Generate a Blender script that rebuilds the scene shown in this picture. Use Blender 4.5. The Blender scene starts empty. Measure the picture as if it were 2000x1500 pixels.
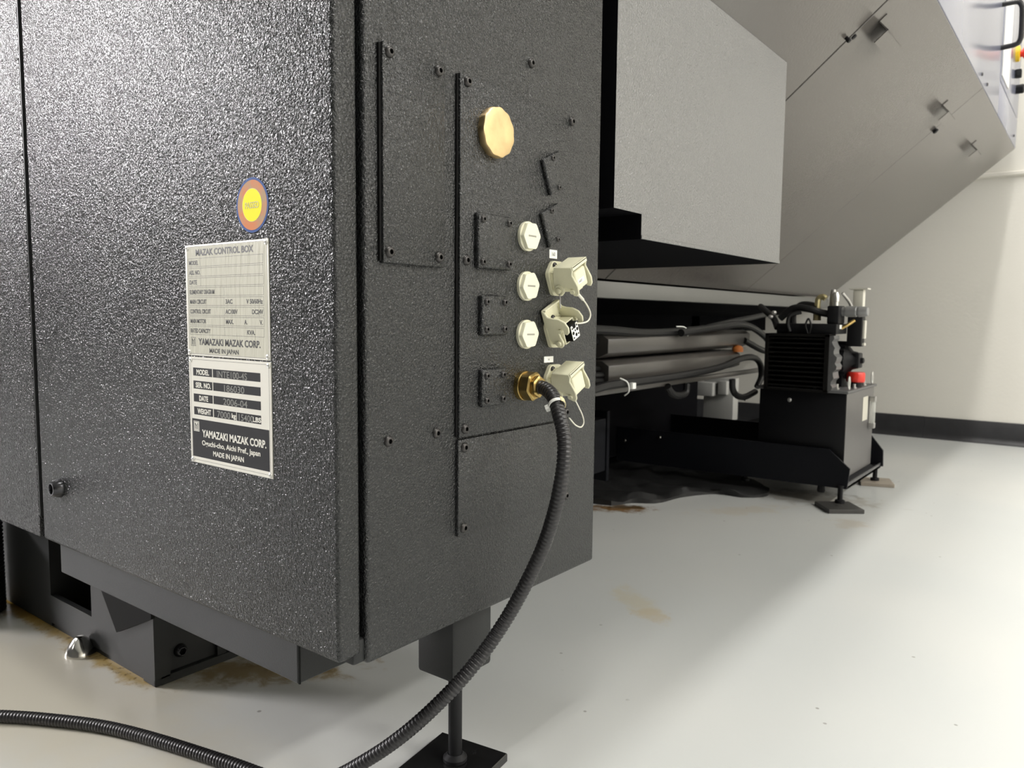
import bpy, bmesh, math, random
from mathutils import Vector, Matrix, noise
random.seed(7)
PI = math.pi
R = math.radians
scene = bpy.context.scene
COL = scene.collection

# ------------------------------------------------------------------ camera
cam_d = bpy.data.cameras.new('camera')
cam_d.sensor_width = 36.0
cam_d.sensor_fit = 'HORIZONTAL'
cam_d.lens = 1506.85 / 2000 * 36
cam_d.clip_start = 0.02
cam = bpy.data.objects.new('camera', cam_d)
COL.objects.link(cam)
cam.matrix_world = Matrix(((0.793749, -0.060873, 0.605192, 0.0),
                           (0.608173, 0.064060, -0.791215, 0.0),
                           (0.009395, 0.996088, 0.087869, 0.56),
                           (0, 0, 0, 1)))
cam_d.dof.use_dof = True
cam_d.dof.focus_distance = 0.86
cam_d.dof.aperture_fstop = 12.0
scene.camera = cam

# ------------------------------------------------------------------ world, lights, exposure
w = bpy.data.worlds.new('room_world')
scene.world = w
w.use_nodes = True
w.node_tree.nodes['Background'].inputs[0].default_value = (0.75, 0.78, 0.8, 1)
w.node_tree.nodes['Background'].inputs[1].default_value = 0.12
scene.view_settings.view_transform = 'Standard'
scene.view_settings.look = 'None'
scene.view_settings.gamma = 1
scene.view_settings.use_curve_mapping = False
scene.view_settings.exposure = 0.0

CEIL = 4.6
LAMPS = 3.0
def troffer(x, y, power, sx=0.3, sy=1.2, col=(1.0, 0.98, 0.94)):
    l = bpy.data.lights.new('ceiling_lamp', 'AREA')
    l.shape = 'RECTANGLE'
    l.size, l.size_y = sx, sy
    l.energy = power
    l.color = col
    o = bpy.data.objects.new('ceiling_lamp', l)
    COL.objects.link(o)
    o.location = (x, y, LAMPS - 0.03)
    return o
# twin tubes running along above the aisle edge of the machine
troffer(-0.18, 1.95, 58, 0.10, 4.0)
troffer(-0.40, 1.95, 42, 0.10, 4.0)
for x, p in ((-2.7, 14), (2.6, 84), (5.2, 84)):
    for y in (0.7, 3.0):
        troffer(x, y, p)
troffer(-2.7, -1.5, 18)
troffer(-2.7, -3.9, 14)
troffer(-5.2, -1.5, 30)
# area light added at upper left to put the sheen on the door
l = bpy.data.lights.new('door_sheen_light', 'AREA')
l.shape = 'RECTANGLE'; l.size, l.size_y = 3.8, 1.3
l.energy = 235; l.spread = R(50); l.color = (1.0, 0.97, 0.98)
o = bpy.data.objects.new('door_sheen_light', l); COL.objects.link(o)
o.matrix_world = Matrix.Translation((-9.45, -3.3, 3.55)) @ Matrix.Rotation(R(22), 4, 'Z') @ Matrix.Rotation(-PI / 2 + R(12), 4, 'Y') @ Matrix.Rotation(PI / 2, 4, 'Z')

# ------------------------------------------------------------------ materials
MATS = {}
def newmat(name):
    m = bpy.data.materials.new(name)
    m.use_nodes = True
    MATS[name] = m
    return m, m.node_tree, m.node_tree.nodes['Principled BSDF']
def flat(name, col, rough=0.5, metal=0.0, spec=0.5, bump=None, vary=0.0, vscale=8.0, rvary=0.0, **kw):
    m, nt, b = newmat(name)
    b.inputs['Base Color'].default_value = (*col, 1)
    b.inputs['Roughness'].default_value = rough
    b.inputs['Metallic'].default_value = metal
    b.inputs['Specular IOR Level'].default_value = spec
    for k, v in kw.items():
        b.inputs[k.replace('_', ' ')].default_value = v
    tc = nt.nodes.new('ShaderNodeTexCoord')
    if vary or rvary:
        n = nt.nodes.new('ShaderNodeTexNoise')
        n.inputs['Scale'].default_value = vscale
        n.inputs['Detail'].default_value = 5
        nt.links.new(tc.outputs['Object'], n.inputs['Vector'])
        if vary:
            mx = nt.nodes.new('ShaderNodeMix'); mx.data_type = 'RGBA'
            mx.inputs[6].default_value = (*[c * (1 - vary) for c in col], 1)
            mx.inputs[7].default_value = (*[min(1, c * (1 + vary)) for c in col], 1)
            nt.links.new(n.outputs['Fac'], mx.inputs[0])
            nt.links.new(mx.outputs[2], b.inputs['Base Color'])
        if rvary:
            mr = nt.nodes.new('ShaderNodeMapRange')
            mr.inputs[1].default_value = 0.3; mr.inputs[2].default_value = 0.7
            mr.inputs[3].default_value = rough - rvary; mr.inputs[4].default_value = rough + rvary
            nt.links.new(n.outputs['Fac'], mr.inputs[0])
            nt.links.new(mr.outputs[0], b.inputs['Roughness'])
    if bump:
        sc, dist = bump[0], bump[1]
        n = nt.nodes.new('ShaderNodeTexNoise')
        n.inputs['Scale'].default_value = sc
        n.inputs['Detail'].default_value = 2.0
        n.inputs['Roughness'].default_value = 0.45
        n.inputs['Distortion'].default_value = 0.6
        nt.links.new(tc.outputs['Object'], n.inputs['Vector'])
        bp = nt.nodes.new('ShaderNodeBump')
        bp.inputs['Strength'].default_value = bump[2] if len(bump) > 2 else 1.0
        bp.inputs['Distance'].default_value = dist
        nt.links.new(n.outputs['Fac'], bp.inputs['Height'])
        nt.links.new(bp.outputs['Normal'], b.inputs['Normal'])
    return m

PAINT = flat('leathered_charcoal_paint', (0.015, 0.016, 0.016), 0.22, bump=(400, 0.0020), spec=0.5, vary=0.08, vscale=3)
DOORPAINT = PAINT
SMOOTH = flat('smooth_charcoal_paint', (0.017, 0.018, 0.018), 0.5, spec=0.3, bump=(900, 0.0002), vary=0.1)
MACH = flat('machine_grey_paint', (0.115, 0.105, 0.096), 0.22, spec=1.0, bump=(160, 0.0003), vary=0.05, vscale=2)
MACHBOX = flat('machine_leather_grey_paint', (0.15, 0.15, 0.147), 0.33, spec=1.0, bump=(300, 0.0020), vary=0.05, vscale=2)
MBLACK = flat('machine_black', (0.008, 0.008, 0.009), 0.55, vary=0.2, spec=0.25)
NAVY = flat('frame_blue_black_paint', (0.006, 0.0065, 0.009), 0.5, vary=0.1, spec=0.2)
CASTSHADE = flat('casting_shade_black', (0.004, 0.004, 0.005), 0.9, spec=0.05)  # near-black, with the shade under the machine put into the colour
BLACK = flat('deep_black', (0.005, 0.005, 0.005), 0.7, spec=0.15)
BOLT = flat('black_oxide_steel', (0.055, 0.052, 0.050), 0.38, metal=0.6, vary=0.15, vscale=60)
CREAM = flat('cream_plastic', (0.78, 0.76, 0.58), 0.42, bump=(500, 0.0001), vary=0.03)
CREAMS = flat('cream_cast_housing', (0.74, 0.72, 0.53), 0.48, bump=(900, 0.00025), vary=0.04)
BRASS = flat('brass', (0.60, 0.45, 0.24), 0.42, metal=1.0, vary=0.4, vscale=55, rvary=0.14, bump=(60, 0.0003))
BRASSD = flat('dark_brass', (0.42, 0.30, 0.11), 0.33, metal=1.0, vary=0.25, vscale=90, rvary=0.1)
CONDUIT = flat('black_pvc_conduit', (0.018, 0.017, 0.018), 0.36, vary=0.2, vscale=20, rvary=0.08)
HOSE = flat('black_rubber_hose', (0.009, 0.009, 0.009), 0.45, spec=0.3)
ALU = flat('plate_aluminium', (0.70, 0.68, 0.60), 0.42, metal=0.25, vary=0.05, vscale=20)
ALUF = flat('crinkled_plate_face', (0.60, 0.585, 0.49), 0.35, metal=0.15, vary=0.1, vscale=40)
INK = flat('black_print', (0.02, 0.02, 0.02), 0.5)
INKG = flat('grey_print', (0.12, 0.12, 0.11), 0.5)
WINK = flat('silver_print', (0.72, 0.70, 0.62), 0.45)
ENGR = flat('engraved_grey', (0.22, 0.22, 0.20), 0.4)
BLKPANEL = flat('plate_black_panel', (0.014, 0.014, 0.015), 0.5, spec=0.2)
RIVET = flat('rivet_steel', (0.75, 0.74, 0.70), 0.3, metal=0.9)
CHROME = flat('polished_steel', (0.85, 0.83, 0.78), 0.16, metal=1.0)
STEEL = flat('dull_steel', (0.45, 0.44, 0.42), 0.42, metal=0.7, vary=0.25, vscale=50)
LOCK = flat('dark_chrome', (0.07, 0.07, 0.075), 0.22, metal=0.8)
WHITE = flat('white_label', (0.85, 0.85, 0.80), 0.5)
YELLOW = flat('sticker_yellow', (0.90, 0.78, 0.0), 0.6, spec=0.12)
BLUE = flat('sticker_blue', (0.030, 0.075, 0.24), 0.6, spec=0.12)
OLIVE = flat('sticker_olive_ink', (0.36, 0.33, 0.02), 0.5)
RED = flat('red_plastic', (0.70, 0.035, 0.02), 0.35)
YEL2 = flat('yellow_plastic', (0.85, 0.55, 0.02), 0.4)
ORANGE = flat('orange_tape', (0.70, 0.22, 0.05), 0.55)
GREYBOX = flat('pale_grey_enamel', (0.42, 0.42, 0.40), 0.45)
CLEAR = flat('sight_gauge_plastic', (0.85, 0.86, 0.80), 0.12, Alpha=0.35)
MAT_RUBBER = flat('black_sheet_rubber', (0.012, 0.012, 0.012), 0.5, vary=0.3, vscale=15)
WALL = flat('painted_wall', (0.78, 0.755, 0.69), 0.55, bump=(60, 0.0006), vary=0.02, vscale=3)
CEILM = flat('ceiling_white', (0.62, 0.62, 0.60), 0.7)
BASEB = flat('black_vinyl_base', (0.028, 0.028, 0.030), 0.42, vary=0.35, vscale=25)
PIPEW = flat('painted_rail', (0.78, 0.75, 0.68), 0.4)
BLUEREFLECT = flat('grey_paint_blue_reflection', (0.19, 0.20, 0.27), 0.2)  # blue tint of an unseen reflection put into the base colour

# orange ring of the round sticker: iridescent copper and grey
m, nt, b = newmat('sticker_copper')
tc = nt.nodes.new('ShaderNodeTexCoord'); n = nt.nodes.new('ShaderNodeTexNoise'); n.inputs['Scale'].default_value = 45
cr = nt.nodes.new('ShaderNodeValToRGB')
cr.color_ramp.elements[0].position = 0.38; cr.color_ramp.elements[0].color = (0.60, 0.20, 0.07, 1)
cr.color_ramp.elements[1].position = 0.62; cr.color_ramp.elements[1].color = (0.36, 0.27, 0.16, 1)
nt.links.new(tc.outputs['Object'], n.inputs['Vector']); nt.links.new(n.outputs['Fac'], cr.inputs[0])
nt.links.new(cr.outputs[0], b.inputs['Base Color']); b.inputs['Roughness'].default_value = 0.6; b.inputs['Specular IOR Level'].default_value = 0.12
COPPER = m

# floor: pale grey epoxy with rusty coolant stains
def floor_material():
    m, nt, b = newmat('grey_epoxy_floor')
    N, L = nt.nodes, nt.links
    tc = N.new('ShaderNodeTexCoord')
    def noisef(scale, detail=5, rough=0.55, dist=0.0, loc=(0, 0, 0)):
        mp = N.new('ShaderNodeMapping'); mp.inputs['Location'].default_value = loc
        L.new(tc.outputs['Object'], mp.inputs[0])
        n = N.new('ShaderNodeTexNoise'); n.inputs['Scale'].default_value = scale
        n.inputs['Detail'].default_value = detail; n.inputs['Roughness'].default_value = rough
        n.inputs['Distortion'].default_value = dist
        L.new(mp.outputs[0], n.inputs['Vector'])
        return n.outputs['Fac']
    def math_(op, a, c=None, clamp=False):
        n = N.new('ShaderNodeMath'); n.operation = op; n.use_clamp = clamp
        for i, v in enumerate((a, c)):
            if v is None: continue
            if isinstance(v, (int, float)): n.inputs[i].default_value = v
            else: L.new(v, n.inputs[i])
        return n.outputs[0]
    def ramp(v, a, c, lo=0.0, hi=1.0):
        n = N.new('ShaderNodeMapRange'); n.interpolation_type = 'SMOOTHSTEP'
        L.new(v, n.inputs[0])
        for i, q in enumerate((a, c, lo, hi)): n.inputs[i + 1].default_value = q
        return n.outputs[0]
    sep = N.new('ShaderNodeSeparateXYZ'); L.new(tc.outputs['Object'], sep.inputs[0])
    X, Y = sep.outputs[0], sep.outputs[1]
    def blob(cx, cy, rx, ry, edge=0.5, ang=0.0):
        ca, sa = math.cos(ang), math.sin(ang)
        dx = math_('SUBTRACT', X, cx); dy = math_('SUBTRACT', Y, cy)
        u = math_('ADD', math_('MULTIPLY', dx, ca / rx), math_('MULTIPLY', dy, sa / rx))
        v = math_('ADD', math_('MULTIPLY', dx, -sa / ry), math_('MULTIPLY', dy, ca / ry))
        d = math_('SQRT', math_('ADD', math_('POWER', u, 2), math_('POWER', v, 2)))
        return d, edge
    def mixc(fac, c1, c2):
        mx = N.new('ShaderNodeMix'); mx.data_type = 'RGBA'
        L.new(fac, mx.inputs[0])
        for i, c in ((6, c1), (7, c2)):
            if isinstance(c, tuple): mx.inputs[i].default_value = (*c, 1)
            else: L.new(c, mx.inputs[i])
        return mx.outputs[2]
    big = noisef(1.2, 2)
    col = mixc(ramp(big, 0.35, 0.68), (0.52, 0.535, 0.525), (0.56, 0.565, 0.545))
    # faint yellow film in the area in front of the machine base
    edge_n = noisef(22, 6, 0.65, 0.4)
    mid_n = noisef(7, 4, 0.6)
    d, _ = blob(-1.25, 0.46, 0.62, 0.22)
    f = math_('MULTIPLY', ramp(math_('ADD', d, math_('MULTIPLY', math_('SUBTRACT', mid_n, 0.5), 1.2)), 1.1, 0.2), 0.45)
    col = mixc(f, col, (0.58, 0.50, 0.33))
    # rust line along the foot of the base, thicker at the left
    dy = math_('SUBTRACT', 0.562, Y)                     # distance in front of the base
    wob = math_('MULTIPLY', math_('SUBTRACT', edge_n, 0.5), 0.06)
    line = ramp(math_('ADD', dy, wob), 0.028, 0.008)
    behind = ramp(Y, 0.74, 0.70)
    xin = math_('MULTIPLY', ramp(X, -1.085, -1.13), ramp(X, -2.3, -2.0))
    line = math_('MULTIPLY', math_('MULTIPLY', line, xin), behind)
    col = mixc(math_('MULTIPLY', line, 0.85), col, (0.38, 0.25, 0.055))
    spots = ramp(noisef(90, 3), 0.55, 0.68)
    line2 = math_('MULTIPLY', line, spots)
    col = mixc(line2, col, (0.16, 0.10, 0.02))
    # under the right edge of the base and at the far left
    for (cx, cy, rx, ry, c, amt, a) in (
            (-1.02, 0.70, 0.16, 0.055, (0.25, 0.17, 0.05), 0.85, 0.75),
            (-1.0, 0.75, 0.09, 0.04, (0.14, 0.09, 0.025), 0.8, 0.75),
            (-1.62, 0.56, 0.16, 0.035, (0.30, 0.19, 0.04), 0.9, 0.1),
            (-1.62, 0.64, 0.3, 0.04, (0.20, 0.14, 0.035), 0.9, 0.15),
            (-0.70, 1.325, 0.10, 0.040, (0.52, 0.46, 0.30), 0.45, -0.6),
            (-0.645, 1.285, 0.045, 0.035, (0.48, 0.39, 0.24), 0.4, -0.6),
            (-1.10, 1.955, 0.11, 0.045, (0.20, 0.10, 0.02), 0.95, 0.6),
            (-1.10, 1.99, 0.07, 0.03, (0.07, 0.04, 0.01), 0.9, 0.6),
            (-0.80, 2.18, 0.16, 0.05, (0.50, 0.42, 0.29), 0.35, 0.9),
            (-0.70, 2.46, 0.22, 0.10, (0.30, 0.27, 0.22), 0.6, 0.2),
            (-0.72, 2.55, 0.12, 0.05, (0.10, 0.09, 0.08), 0.6, 0.2),
            (-0.52, 2.22, 0.06, 0.05, (0.42, 0.35, 0.25), 0.4, 0.2)):
        d, _ = blob(cx, cy, rx, ry, ang=a)
        f = math_('MULTIPLY', ramp(math_('ADD', d, math_('MULTIPLY', math_('SUBTRACT', edge_n, 0.5), 3.0)), 1.15, 0.35), amt)
        col = mixc(f, col, c)
    # small chips and specks
    vor = N.new('ShaderNodeTexVoronoi'); vor.voronoi_dimensions = '2D'; vor.inputs['Scale'].default_value = 11
    L.new(tc.outputs['Object'], vor.inputs['Vector'])
    speck = math_('MULTIPLY', ramp(math_('ADD', vor.outputs['Distance'], math_('MULTIPLY', edge_n, 0.05)), 0.062, 0.045), ramp(noisef(7.3, 2, loc=(4, 2, 0)), 0.58, 0.64))
    col = mixc(math_('MULTIPLY', speck, 0.65), col, (0.16, 0.15, 0.13))
    L.new(col, b.inputs['Base Color'])
    rr = ramp(noisef(2.5, 2), 0.2, 0.8, 0.27, 0.33)
    L.new(rr, b.inputs['Roughness'])
    bp = N.new('ShaderNodeBump'); bp.inputs['Strength'].default_value = 0.3; bp.inputs['Distance'].default_value = 0.0008
    h = math_('ADD', noisef(9, 1), math_('MULTIPLY', noisef(160, 2), 0.10))
    h = math_('SUBTRACT', h, math_('MULTIPLY', speck, 0.5))
    L.new(h, bp.inputs['Height']); L.new(bp.outputs['Normal'], b.inputs['Normal'])
    return m
FLOOR = floor_material()

# ------------------------------------------------------------------ helpers
WM = {}
def wm(o):
    return WM.get(o.name, Matrix.Identity(4))
def register(o, parent, M):
    o.matrix_basis = M
    WM[o.name] = M.copy()
    COL.objects.link(o)
    if parent:
        o.parent = parent
        o.matrix_parent_inverse = wm(parent).inverted()
    return o
def tag(o, label=None, cat=None, group=None, kind=None):
    if label: o['label'] = label
    if cat: o['category'] = cat
    if group: o['group'] = group
    if kind: o['kind'] = kind
    return o
def empty(name, loc, label, cat, group=None):
    o = bpy.data.objects.new(name, None)
    o.empty_display_size = 0.05
    register(o, None, Matrix.Translation(loc))
    return tag(o, label, cat, group)
def obj(name, bm, mats, parent=None, M=None, smooth=False, label=None):
    bmesh.ops.recalc_face_normals(bm, faces=bm.faces)
    me = bpy.data.meshes.new(name)
    bm.to_mesh(me); bm.free()
    if not isinstance(mats, (list, tuple)): mats = [mats]
    for q in mats: me.materials.append(q)
    if smooth:
        me.shade_smooth()
        me.set_sharp_from_angle(angle=R(35))
    o = bpy.data.objects.new(name, me)
    register(o, parent, M or Matrix.Identity(4))
    if label: o['label'] = label
    return o
def inst(name, me, parent, M, label=None):
    o = bpy.data.objects.new(name, me)
    register(o, parent, M)
    if label: o['label'] = label
    return o
def bx(bm, x0, x1, y0, y1, z0, z1, bev=0.0, mat=0, seg=2, M=None):
    pts = [(x, y, z) for x in (x0, x1) for y in (y0, y1) for z in (z0, z1)]
    vs = [bm.verts.new(M @ Vector(p) if M else p) for p in pts]
    fs = [bm.faces.new([vs[i] for i in f]) for f in ((0, 1, 3, 2), (4, 6, 7, 5), (0, 4, 5, 1), (2, 3, 7, 6), (0, 2, 6, 4), (1, 5, 7, 3))]
    for f in fs: f.material_index = mat
    if bev:
        es = {e for f in fs for e in f.edges}
        r = bmesh.ops.bevel(bm, geom=list(es), offset=bev, segments=seg, affect='EDGES', profile=0.5)
        for f in r['faces']: f.material_index = mat
    return fs
def box(name, dims, mat, parent=None, bev=0.0, label=None, seg=2):
    bm = bmesh.new(); bx(bm, *dims, bev=bev, seg=seg)
    return obj(name, bm, mat, parent, smooth=bev > 0, label=label)
def prism(bm, pts, axis, a, c, bev=0.0, mat=0, seg=2, M=None):
    """pts: 2-D outline in the two axes other than `axis` (x->(y,z), y->(x,z), z->(x,y)); extruded a..c"""
    def mk(p, h):
        v = {'x': (h, p[0], p[1]), 'y': (p[0], h, p[1]), 'z': (p[0], p[1], h)}[axis]
        return bm.verts.new(M @ Vector(v) if M else v)
    lo = [mk(p, a) for p in pts]; hi = [mk(p, c) for p in pts]
    n = len(pts)
    fs = [bm.faces.new(lo), bm.faces.new(hi[::-1])] + [bm.faces.new((lo[i], lo[(i + 1) % n], hi[(i + 1) % n], hi[i])) for i in range(n)]
    for f in fs: f.material_index = mat
    if bev:
        bmesh.ops.recalc_face_normals(bm, faces=fs)
        es = {e for f in fs for e in f.edges}
        r = bmesh.ops.bevel(bm, geom=list(es), offset=bev, segments=seg, affect='EDGES')
        for f in r['faces']: f.material_index = mat
def lathe(bm, prof, seg=24, M=None, mat=0, fn=None, caps=True):
    """prof: (radius, height) along +Z"""
    rings = []
    for k, (r, h) in enumerate(prof):
        ring = []
        for i in range(seg):
            a = 2 * PI * i / seg
            rr = fn(k, a, r) if fn else r
            v = Vector((rr * math.cos(a), rr * math.sin(a), h))
            ring.append(bm.verts.new(M @ v if M else v))
        rings.append(ring)
    for p, q in zip(rings, rings[1:]):
        for i in range(seg):
            f = bm.faces.new((p[i], p[(i + 1) % seg], q[(i + 1) % seg], q[i])); f.material_index = mat
    if caps:
        for ring in (rings[0], rings[-1]):
            f = bm.faces.new(ring); f.material_index = mat
def spline(pts, n):
    """Catmull-Rom through the points, n steps per span"""
    P = [Vector(p) for p in pts]
    P = [2 * P[0] - P[1]] + P + [2 * P[-1] - P[-2]]
    out = []
    for i in range(1, len(P) - 2):
        for k in range(n):
            t = k / n
            a, b_, c, d = P[i - 1], P[i], P[i + 1], P[i + 2]
            out.append(0.5 * ((2 * b_) + (-a + c) * t + (2 * a - 5 * b_ + 4 * c - d) * t * t + (-a + 3 * b_ - 3 * c + d) * t ** 3))
    out.append(P[-2])
    return out
def resample(pts, step):
    out = [pts[0]]; acc = 0.0
    for a, c in zip(pts, pts[1:]):
        L = (c - a).length
        while L > 0 and acc + L >= step:
            t = (step - acc) / L
            a = a.lerp(c, t); out.append(a.copy()); L = (c - a).length; acc = 0.0
        acc += L
    return out
def tube(bm, pts, rad, seg=12, mat=0):
    """rad: number or function of ring index"""
    T = []
    for i in range(len(pts)):
        T.append((pts[min(i + 1, len(pts) - 1)] - pts[max(i - 1, 0)]).normalized())
    up = Vector((0, 0, 1)) if abs(T[0].z) < 0.9 else Vector((1, 0, 0))
    nrm = (up - T[0] * up.dot(T[0])).normalized()
    prev = None; first = None
    for i, p in enumerate(pts):
        nrm = (nrm - T[i] * nrm.dot(T[i])).normalized()
        bi = T[i].cross(nrm)
        r = rad(i) if callable(rad) else rad
        ring = [bm.verts.new(p + (nrm * math.cos(2 * PI * k / seg) + bi * math.sin(2 * PI * k / seg)) * r) for k in range(seg)]
        if prev:
            for k in range(seg):
                f = bm.faces.new((prev[k], prev[(k + 1) % seg], ring[(k + 1) % seg], ring[k])); f.material_index = mat
        else:
            bm.faces.new(ring[::-1]).material_index = mat
        prev = ring
    bm.faces.new(prev).material_index = mat
def hose(name, pts, r, mat, parent, label=None, n=8, seg=10):
    bm = bmesh.new(); tube(bm, spline(pts, n), r, seg)
    return obj(name, bm, mat, parent, smooth=True, label=label)
def hexfn(af, k=1.0):
    """radius of a hexagon with across-flats radius af"""
    def f(_, a, r):
        t = (a + PI / 6) % (PI / 3) - PI / 6
        return r * k / math.cos(t)
    return f
RX = Matrix.Rotation(PI / 2, 4, 'Y')       # +Z -> +X
RY = Matrix.Rotation(PI / 2, 4, 'X')       # +Z -> -Y
def T(x, y, z): return Matrix.Translation((x, y, z))

def text_into(bm, s, size, M, mat=0, sx=1.0, align='LEFT', bold=0.0, depth=0.00006):
    cu = bpy.data.curves.new('t', 'FONT')
    cu.body = s; cu.size = size; cu.align_x = align; cu.align_y = 'BOTTOM_BASELINE'
    cu.offset = bold; cu.extrude = depth; cu.resolution_u = 3
    o = bpy.data.objects.new('t', cu)
    COL.objects.link(o)
    bpy.context.view_layer.update()
    me = bpy.data.meshes.new_from_object(o.evaluated_get(bpy.context.evaluated_depsgraph_get()))
    bpy.data.objects.remove(o); bpy.data.curves.remove(cu)
    base = len(bm.verts); nf = len(bm.faces)
    bm.from_mesh(me)
    bm.verts.ensure_lookup_table(); bm.faces.ensure_lookup_table()
    S = M @ Matrix.Diagonal((sx, 1, 1, 1))
    for v in bm.verts[base:]: v.co = S @ v.co
    for f in bm.faces[nf:]: f.material_index = mat
    bpy.data.meshes.remove(me)

# shared screw meshes (head along +Z)
def screw_mesh(name, r, h, mat=BOLT, sock=0.42):
    bm = bmesh.new()
    s = r * sock
    prof = [(r * 0.98, -0.001), (r, 0), (r * 0.97, h * 0.35), (r * 0.85, h * 0.72), (r * 0.66, h * 0.95), (s * 1.25, h), (s * 1.05, h), (s * 1.0, h * 0.85), (s * 0.95, h * 0.1)]
    def fn(k, a, rr):
        if k >= 6:
            t = (a + PI / 6) % (PI / 3) - PI / 6
            return rr * 0.93 / math.cos(t)
        return rr
    lathe(bm, prof, 24, fn=fn)
    bm.faces.ensure_lookup_table()
    for f in bm.faces:
        if min(v.co.z for v in f.verts) < h * 0.5 and max(math.hypot(v.co.x, v.co.y) for v in f.verts) < s * 1.3:
            f.material_index = 1
    me = bpy.data.meshes.new(name)
    bmesh.ops.recalc_face_normals(bm, faces=bm.faces)
    bm.to_mesh(me); bm.free()
    me.materials.append(mat); me.materials.append(BLACK)
    me.shade_smooth(); me.set_sharp_from_angle(angle=R(40))
    return me
M6 = screw_mesh('button_head_bolt', 0.0056, 0.0034)
M4 = screw_mesh('small_screw', 0.0040, 0.0026)
M3 = screw_mesh('tiny_screw', 0.0034, 0.0022)

# ------------------------------------------------------------------ setting
def struct(name, dims, mat):
    o = box(name, dims, mat); o['kind'] = 'structure'; return o
struct('floor', (-9.5, 6.5, -5.5, 4.2, -0.1, 0.0), FLOOR)
struct('wall_far', (-9.5, 6.5, 4.1, 4.25, 0.0, CEIL), WALL)
DARKW = flat('dark_shop_wall', (0.10, 0.10, 0.10), 0.8)
struct('wall_near', (-9.5, 6.5, -5.6, -5.5, 0.0, CEIL), DARKW)
struct('wall_left', (-9.6, -9.5, -5.5, 4.1, 0.0, CEIL), DARKW)
struct('wall_right', (6.5, 6.6, -5.5, 4.1, 0.0, CEIL), WALL)
struct('ceiling', (-9.5, 6.5, -5.5, 4.1, CEIL, CEIL + 0.1), CEILM)
# far baseboard: cove profile
bm = bmesh.new()
prism(bm, [(4.1, 0.0), (4.072, 0.0), (4.079, 0.004), (4.088, 0.014), (4.0915, 0.028), (4.092, 0.098), (4.094, 0.101), (4.1, 0.102)], 'x', -9.4, -0.655)
prism(bm, [(4.1, 0.0), (4.072, 0.0), (4.079, 0.004), (4.088, 0.014), (4.0915, 0.028), (4.092, 0.0975), (4.094, 0.1005), (4.1, 0.1015)], 'x', -0.654, 6.4)
o = obj('baseboard_far', bm, BASEB, smooth=True); o['kind'] = 'structure'
# painted rail fixed along the wall
bm = bmesh.new()
prism(bm, [(4.1, 1.196), (4.085, 1.197), (4.080, 1.2005), (4.080, 1.2125), (4.085, 1.216), (4.1, 1.217)], 'x', -3.0, 6.0)
o = obj('trim_1', bm, PIPEW, smooth=True); o['kind'] = 'structure'

# ------------------------------------------------------------------ control cabinet
XF = -0.55           # right-hand face
YF = 0.4563          # door face
cab = empty('control_cabinet', (-1.0, 0.7, 0.22), 'tall charcoal textured-steel electrical control cabinet with doors, cover plates and connectors', 'cabinet')
# body behind the doors, carrying the right-hand side sheet
bm = bmesh.new()
bx(bm, -2.2, -0.56, 0.500, 0.905, 0.235, 1.95)
obj('body', bm, BLACK, cab)
bm = bmesh.new()
bx(bm, -0.585, XF, 0.4915, 0.911, 0.2195, 1.95, bev=0.0045, seg=3)
side = obj('side_panel', bm, PAINT, cab, smooth=True)
# bottom lip closing the gap between door and side panel
box('bottom_lip', (-0.60, -0.5545, 0.478, 0.497, 0.2215, 0.246), SMOOTH, cab, bev=0.003)
# gap filler, black, set back
box('gap_seal', (-0.60, -0.572, 0.470, 0.502, 0.246, 1.94), BLACK, cab)
# doors
bm = bmesh.new()
bx(bm, -1.1985, XF, YF, 0.4845, 0.2325, 1.95, bev=0.0045, seg=3)
door = obj('door', bm, DOORPAINT, cab, smooth=True, label='wide textured charcoal door carrying the nameplates')
bm = bmesh.new()
bx(bm, -2.1, -1.2115, YF, 0.4845, 0.2325, 1.95, bev=0.003, seg=2)
door_l = obj('door', bm, DOORPAINT, cab, smooth=True, label='left-hand textured charcoal door, cut by the edge of the picture')
box('door_seal', (-1.2125, -1.1975, 0.463, 0.4845, 0.266, 1.94), flat('seal_brown_black', (0.02, 0.017, 0.014), 0.5), cab)
box('seam_strip', (-1.2115, -1.2085, 0.4572, 0.475, 0.264, 1.94), SMOOTH, cab, bev=0.0005)
# quarter turn lock
bm = bmesh.new()
lathe(bm, [(0.0135, -0.002), (0.0135, 0.0), (0.0125, 0.0045), (0.0100, 0.0105), (0.0088, 0.0120), (0.0072, 0.0120), (0.0066, 0.0095), (0.0066, 0.004)], 28)
lock = obj('door_lock', bm, LOCK, door, T(-1.137, YF, 0.3165) @ RY, smooth=True, label='round dark chrome quarter-turn door lock')
# plinth (base channel) below the doors
bm = bmesh.new()
bx(bm, -1.195, -0.6385, 0.4763, 0.88, 0.1785, 0.238, bev=0.0015, seg=1)
obj('plinth', bm, SMOOTH, cab, smooth=True, label='plain charcoal base channel under the doors')
box('plinth_seam', (-0.6400, -0.6375, 0.4775, 0.4790, 0.1785, 0.2325), BLACK, cab)

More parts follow.
